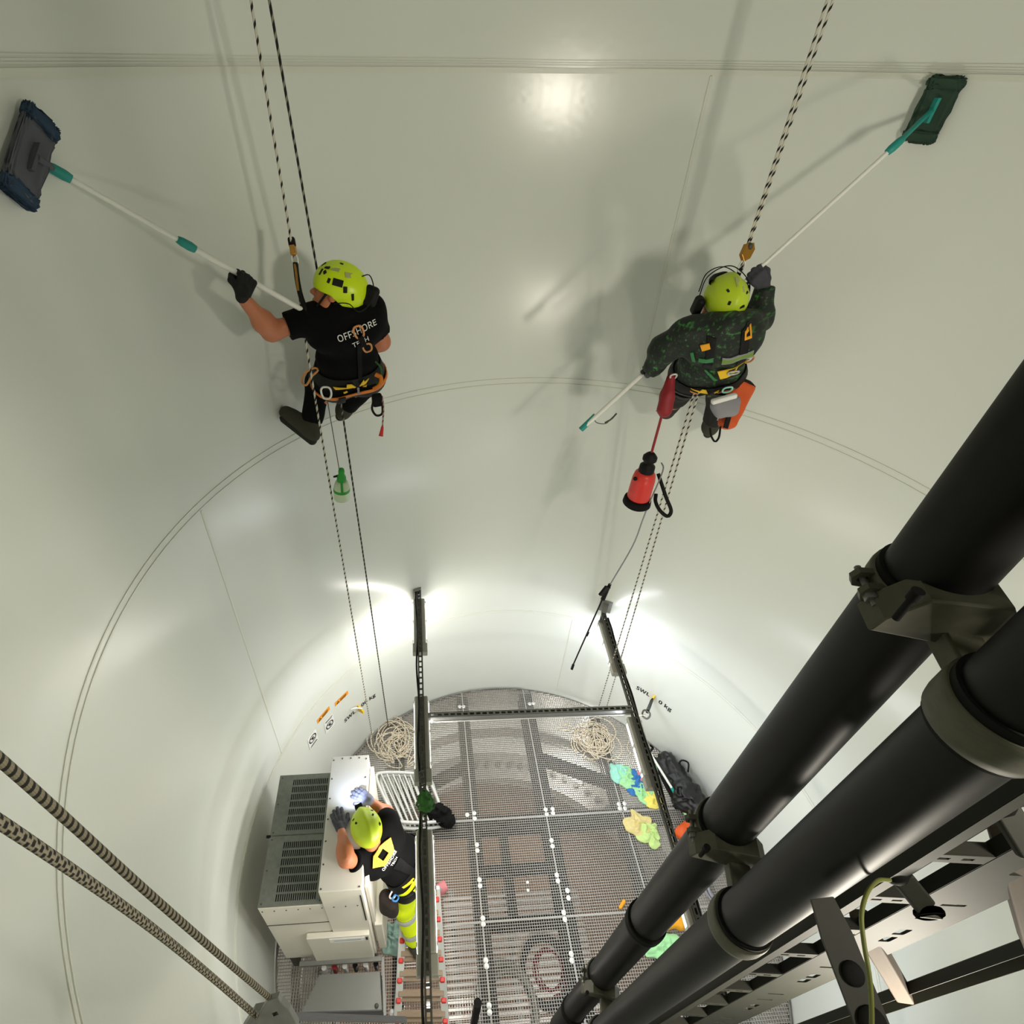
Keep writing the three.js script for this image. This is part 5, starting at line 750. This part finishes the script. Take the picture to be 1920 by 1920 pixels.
// ---------------------------------------------------------------- riser pipes and cable ladder close to the camera
const DV = V(0.0178, -0.9988, -0.0449).normalize(), P1 = V(0.0918, 5.3943, 1.0465), P2 = V(0.0566, 4.8647, 1.2577), RP1 = 0.072, RP2 = 0.064;
const on = (p, s) => add(p, mul(DV, s));
const side = (() => { const q = P2.clone().sub(P1); return q.addScaledVector(DV, -q.dot(DV)).normalize(); })();   // from the slim riser to the large one
const outN = DV.clone().cross(side).normalize();
{
  const t = thing('riser_pipe', 'black riser pipe with couplings crossing from the upper right edge', 'pipe', on(P1, 5.38).toArray(), 'black riser pipes');
  part('pipe', rod(on(P1, -2.6), on(P1, 5.38), RP1, RP1, 48), M.pipe, t);
  for (const s of [2.29, 4.56]) part('coupling', lathe([[RP1, -0.035], [RP1 + 0.009, -0.035], [RP1 + 0.01, -0.01], [RP1 + 0.005, 0], [RP1 + 0.01, 0.01], [RP1 + 0.009, 0.035], [RP1, 0.035]], on(P1, s), DV, 48), M.rubber, t);
  const u = thing('riser_pipe', 'large black riser pipe nearest the slotted cable ladder', 'pipe', on(P2, 4.85).toArray(), 'black riser pipes');
  part('pipe', rod(on(P2, -2.4), on(P2, 4.85), RP2, RP2, 48), M.pipe, u);
  const offs = P2.clone().sub(P1).dot(DV);
  [[0.07, 'pipe clamp with open ear at the widest part of the slim riser'], [1.2, 'pipe clamp on the slim riser near the black duffel bag'], [3.43, 'pipe clamp on the slim riser near the bottom picture edge']].forEach(([s, lab]) => {
    const a = on(P1, s), b = on(P2, s - offs), c = thing('pipe_clamp', lab, 'clamp', a.toArray(), 'pipe clamps');
    const hoop = (p, RP, w, th) => lathe([[RP + 0.003, -w], [RP + 0.003 + th, -w], [RP + 0.005 + th, -w * 0.5], [RP + 0.005 + th, w * 0.5], [RP + 0.003 + th, w], [RP + 0.003, w]], p, DV, 48);
    part('rubber_liner', lathe([[RP1, -0.034], [RP1 + 0.007, -0.034], [RP1 + 0.007, 0.03], [RP1, 0.03]], a, DV, 48), M.rubber, c); part('rubber_liner', lathe([[RP2, -0.05], [RP2 + 0.007, -0.05], [RP2 + 0.007, 0.045], [RP2, 0.045]], b, DV, 48), M.rubber, c);
    part('band', hoop(a, RP1, 0.02, 0.008), M.oldsteel, c); part('band', hoop(b, RP2, 0.034, 0.008), M.oldsteel, c);
    const at = (s1, o1, d1) => add(a, mul(side, s1), mul(outN, o1), mul(DV, d1));
    const ear = new THREE.ExtrudeGeometry(hole(poly([[0, -0.02], [0.028, -0.018], [0.036, 0], [0.028, 0.018], [0, 0.02]]), [[0.01, -0.008], [0.01, 0.008], [0.026, 0.006], [0.026, -0.006]]), { depth: 0.012, bevelEnabled: false });
    part('ear', place(ear.clone(), at(-0.012, RP1 + 0.006, 0), outN, DV, outN.clone().cross(DV)), M.oldsteel, c); part('ear', place(ear.clone(), at(0.024, RP1 + 0.004, 0), outN, DV, outN.clone().cross(DV)), M.oldsteel, c);
    part('ear_bolt', [rod(at(-0.03, RP1 + 0.022, 0), at(0.06, RP1 + 0.022, 0), 0.006, 0.006, 10), rod(at(0.035, RP1 + 0.022, 0), at(0.048, RP1 + 0.022, 0), 0.013, 0.013, 6)], M.bolt, c);
    const blk = new THREE.ExtrudeGeometry(poly([[0.1, -0.03], [0.092, 0.0], [0.05, 0.055], [-0.06, 0.06], [-0.09, 0.02], [-0.09, -0.03], [-0.03, -0.04]]), { depth: 0.05, bevelSize: 0.004, bevelThickness: 0.004, bevelSegments: 2 });
    part('bridge', place(blk, at(0.088, 0, -0.005), outN, mul(DV, -1), outN.clone().cross(mul(DV, -1))), M.oldsteel, c);
    part('bridge_web', [place(rbox(0.12, 0.05, 0.06, 0.006), at(0.125, -0.03, 0.03), side, DV, side.clone().cross(DV))], M.oldsteel, c);
    for (const [s1, o1] of [[0.1, 0.088], [0.12, -0.1], [-0.03, -0.118]]) part('stud', [rod(at(s1, o1, -0.085), at(s1, o1, -0.02), 0.006, 0.006, 10), rod(at(s1, o1, -0.09), at(s1, o1, -0.07), 0.0095, 0.0095, 12)], M.rubber, c);
  });
}
// slotted cable ladder
{
  const A0 = V([0.431,4.392,1.236]), T0 = V([0.242,4.401,1.229]), X = A0.clone().sub(T0).addScaledVector(DV, -A0.clone().sub(T0).dot(DV)).normalize(), YD = mul(DV, -1), N = X.clone().cross(YD).normalize();
  const t = thing('cable_ladder', 'slotted grey cable ladder beside the large riser pipe', 'cable ladder', on(T0, 3.4).toArray());
  const W = 0.185, L0 = -1.1, L1 = 3.4, sh = poly([[0, -L1], [W, -L1], [W, -L0], [0, -L0]]);
  const slot = (x, y, w, h) => { const p = []; for (let i = 0; i < 12; i++) { const a = i / 12 * 6.2832; p.push([x + Math.max(-1, Math.min(1, Math.cos(a) * 1.6)) * w / 2, y + Math.max(-1, Math.min(1, Math.sin(a) * 1.6)) * h / 2]); } hole(sh, p); };
  for (let k = -3; k < 9; k++) { if (k % 2) { slot(0.1, -k * 0.3 + 0.04, 0.034, 0.055); slot(0.1, -k * 0.3 - 0.04, 0.034, 0.055); } else { slot(0.095, -k * 0.3, 0.06, 0.016); slot(0.095, -k * 0.3 - 0.12, 0.06, 0.016); } }
  const pg = new THREE.ExtrudeGeometry(sh, { depth: 0.004, bevelEnabled: false });
  part('side_plate', place(pg, A0, X, YD, N), M.ladderSteel, t);
  part('plate_lip', bar(add(on(A0, L0), mul(X, W), mul(N, -0.012)), add(on(A0, L1), mul(X, W), mul(N, -0.012)), 0.004, 0.03, N), M.ladderSteel, t); part('plate_lip', bar(add(on(A0, L0), mul(N, -0.012)), add(on(A0, L1), mul(N, -0.012)), 0.004, 0.03, N), M.ladderSteel, t);
  part('side_rail', [bar(on(T0, L0), on(T0, L1), 0.008, 0.05, N), bar(add(on(T0, L0), mul(X, 0.012), mul(N, 0.024)), add(on(T0, L1), mul(X, 0.012), mul(N, 0.024)), 0.03, 0.004, N)], M.ladderSteel, t);
  const span = A0.clone().sub(T0).dot(X);
  for (let k = -4; k < 12; k++) {
    const p = on(T0, k * 0.3), s2 = poly([[0, -0.022], [span, -0.022], [span, 0.022], [0, 0.022]]); for (let i = 0; i < 3; i++) hole(s2, [[0.03 + i * 0.05, -0.006], [0.03 + i * 0.05, 0.006], [0.055 + i * 0.05, 0.006], [0.055 + i * 0.05, -0.006]]);
    const g = new THREE.ExtrudeGeometry(s2, { depth: 0.003, bevelEnabled: false }), r = part('rung', place(g, p, X, YD, N), M.ladderSteel, t);
    for (const s of [-1, 1]) part('rung_lip', bar(add(p, mul(DV, s * 0.022), mul(N, -0.012)), add(p, mul(X, span), mul(DV, s * 0.022), mul(N, -0.012)), 0.003, 0.026, N), M.ladderSteel, r);
  }
  for (let i = 0; i < 4; i++) single('ladder_cable', ['black cable inside the cable ladder next to its thin rail', 'second black cable in from the thin rail of the cable ladder', 'third black cable in from the thin rail of the cable ladder', 'black cable inside the cable ladder next to its slotted plate'][i], 'cable', rod(add(on(T0, L0), mul(X, 0.03 + i * 0.042), mul(N, -0.05)), add(on(T0, L1), mul(X, 0.03 + i * 0.042), mul(N, -0.05)), 0.018, 0.018, 16), M.black, on(T0, L1).toArray(), 'cables in the cable ladder');
  // outer rail
  const B0 = V([0.805,3.848,1.247]), u = thing('slotted_rail', 'long grey flat rail below the cable ladder at the lower right edge', 'rail', on(B0, 3.1).toArray());
  part('web', bar(add(on(B0, -1.1), mul(X, 0.05)), add(on(B0, 3.1), mul(X, 0.05)), 0.1, 0.004, N), M.oldsteel, u); for (const k of [0.001, 0.099]) part('flange', bar(add(on(B0, -1.1), mul(X, k), mul(N, 0.014)), add(on(B0, 3.1), mul(X, k), mul(N, 0.014)), 0.004, 0.028, N), M.ladderSteel, u);
  part('lip', bar(add(on(B0, -1.1), mul(X, 0.115), mul(N, -0.01)), add(on(B0, 3.1), mul(X, 0.115), mul(N, -0.01)), 0.008, 0.012, N), M.ladderSteel, u);
  for (const k of [-0.33, 0.35]) part('spacer', bar(add(on(A0, k), mul(X, 0.05), mul(N, -0.04)), add(on(B0, k - 0.02), mul(X, 0.03), mul(N, 0.01)), 0.06, 0.05, DV, 0.006), M.spacer, u);
  // dark stay, earth wire and clamp on the plate
  const s0 = V([0.014,4.729,1.331]), s1 = V([0.039,4.663,1.532]), [sx, sy, sz] = frame(s1.clone().sub(s0), V(0, 0.55, 0.83)), Ls = s0.distanceTo(s1), ss = poly([[-0.022, 0], [0.022, 0], [0.03, 0.06], [0.03, Ls], [-0.03, Ls], [-0.03, 0.06]]);
  const st = thing('stay_plate', 'dark olive stay plate with black bolt caps in front of the cable ladder', 'bracket', s1.toArray()); part('plate', place(new THREE.ExtrudeGeometry(ss, { depth: 0.008, bevelEnabled: false }), s0, sx, sz, mul(sy, -1)), M.ladderSteel, st); part('bolt_cap', lathe([[0, 0.008], [0.012, 0.008], [0.019, 0.004], [0.02, 0], [0, 0]], add(s0, mul(sz, 0.115), mul(sy, 0.001)), sy, 20), M.rubber, st); part('bolt_cap', lathe([[0, 0.01], [0.016, 0.01], [0.024, 0.004], [0.025, 0], [0, 0]], add(s0, mul(sz, Ls * 0.86), mul(sy, 0.001)), sy, 20), M.rubber, st); 
  single('earth_wire', 'yellow green earth wire drooping over the dark stay plate', 'wire', tube([[0.18,4.713,1.293], [0.107,4.781,1.317], [0.031,4.838,1.361], [0.002,4.845,1.393], [-0.008,4.832,1.428], [-0.014,4.814,1.468], [-0.017,4.78,1.506], [-0.017,4.74,1.536]], 0.0038, 60, 8), M.earth);
  const h = thing('plate_clamp', 'dark swivel clamp bolted on the slotted ladder plate', 'clamp', [0.347,4.53,1.306]); part('knob', ball([0.258,4.631,1.255], 0.022, 1.1, 1.3, 1), M.rubber, h); part('arm', bar([0.27,4.625,1.26], [0.324,4.573,1.299], 0.045, 0.02, V(0, 0.5, 0.85), 0.006), M.ladderSteel, h); part('eye', place(new THREE.TorusGeometry(0.022, 0.009, 8, 24), V([0.332,4.562,1.307]), X, DV, N), M.darksteel, h); part('pin', rod([0.308,4.562,1.307], [0.356,4.559,1.31], 0.008), M.darksteel, h);
  const h2 = thing('plate_clamp', 'dark clamp on the cable ladder at the right picture edge', 'clamp', [0.374,4.876,1.244]); part('knob', ball([0.32,4.926,1.231], 0.026, 1.4, 1, 1), M.rubber, h2); part('arm', bar([0.332,4.922,1.234], [0.369,4.871,1.298], 0.05, 0.02, V(0, 0.5, 0.85), 0.006), M.ladderSteel, h2);
}
// ---------------------------------------------------------------- ropes to the near anchor
{
  const a = thing('anchor_plate', 'worn steel anchor plate with an eye at the bottom edge', 'anchor', [-1.065,4.524,1.487]), n = V(0, 0.62, 0.78).normalize(), x = V(1, 0, 0), y = n.clone().cross(x).normalize(), c = V([-1.063,4.569,1.478]);
  const pl = new THREE.ExtrudeGeometry(hole(poly([[-0.032, 0.012], [-0.02, 0.028], [-0.003, 0.034], [0.002, 0.026], [0.018, 0.01], [0.034, -0.018], [0.036, -0.05], [-0.05, -0.05], [-0.046, -0.02]]), [[-0.014, 0.006], [-0.004, 0.01], [0.0, 0.004], [-0.01, 0.0]]), { depth: 0.012, bevelSize: 0.002, bevelThickness: 0.002, bevelSegments: 2 });
  part('plate', place(pl, c, x, y, n), M.galv, a); part('gusset', drapeQuad([[-1.159,4.459,1.486], [-1.127,4.519,1.466], [-1.104,4.523,1.463], [-1.081,4.488,1.49]], 0.012), M.galv, a); part('tie_bar', bar([-1.065,4.45,1.468], [-0.843,4.009,1.402], 0.012, 0.008), M.steel, a);
  single('anchor_rope', 'thick olive rope with black bands running to the anchor plate, upper one', 'rope', tube([[-1.147,5.681,1.486], [-1.162,5.538,1.469], [-1.147,5.216,1.463], [-1.116,4.917,1.465], [-1.085,4.587,1.464]], 0.0052, 80, 12), M.ropeOlive, [-1.085,4.587,1.464], 'ropes to the near anchor');
  single('anchor_rope', 'thick grey rope with black flecks running to the anchor plate, lower one', 'rope', tube([[-1.155,5.636,1.52], [-1.145,5.514,1.513], [-1.146,5.18,1.49], [-1.141,4.865,1.479], [-1.114,4.529,1.483]], 0.0055, 80, 12), M.ropeFleck, [-1.114,4.529,1.483], 'ropes to the near anchor');
}
renderer.render(scene, camera);
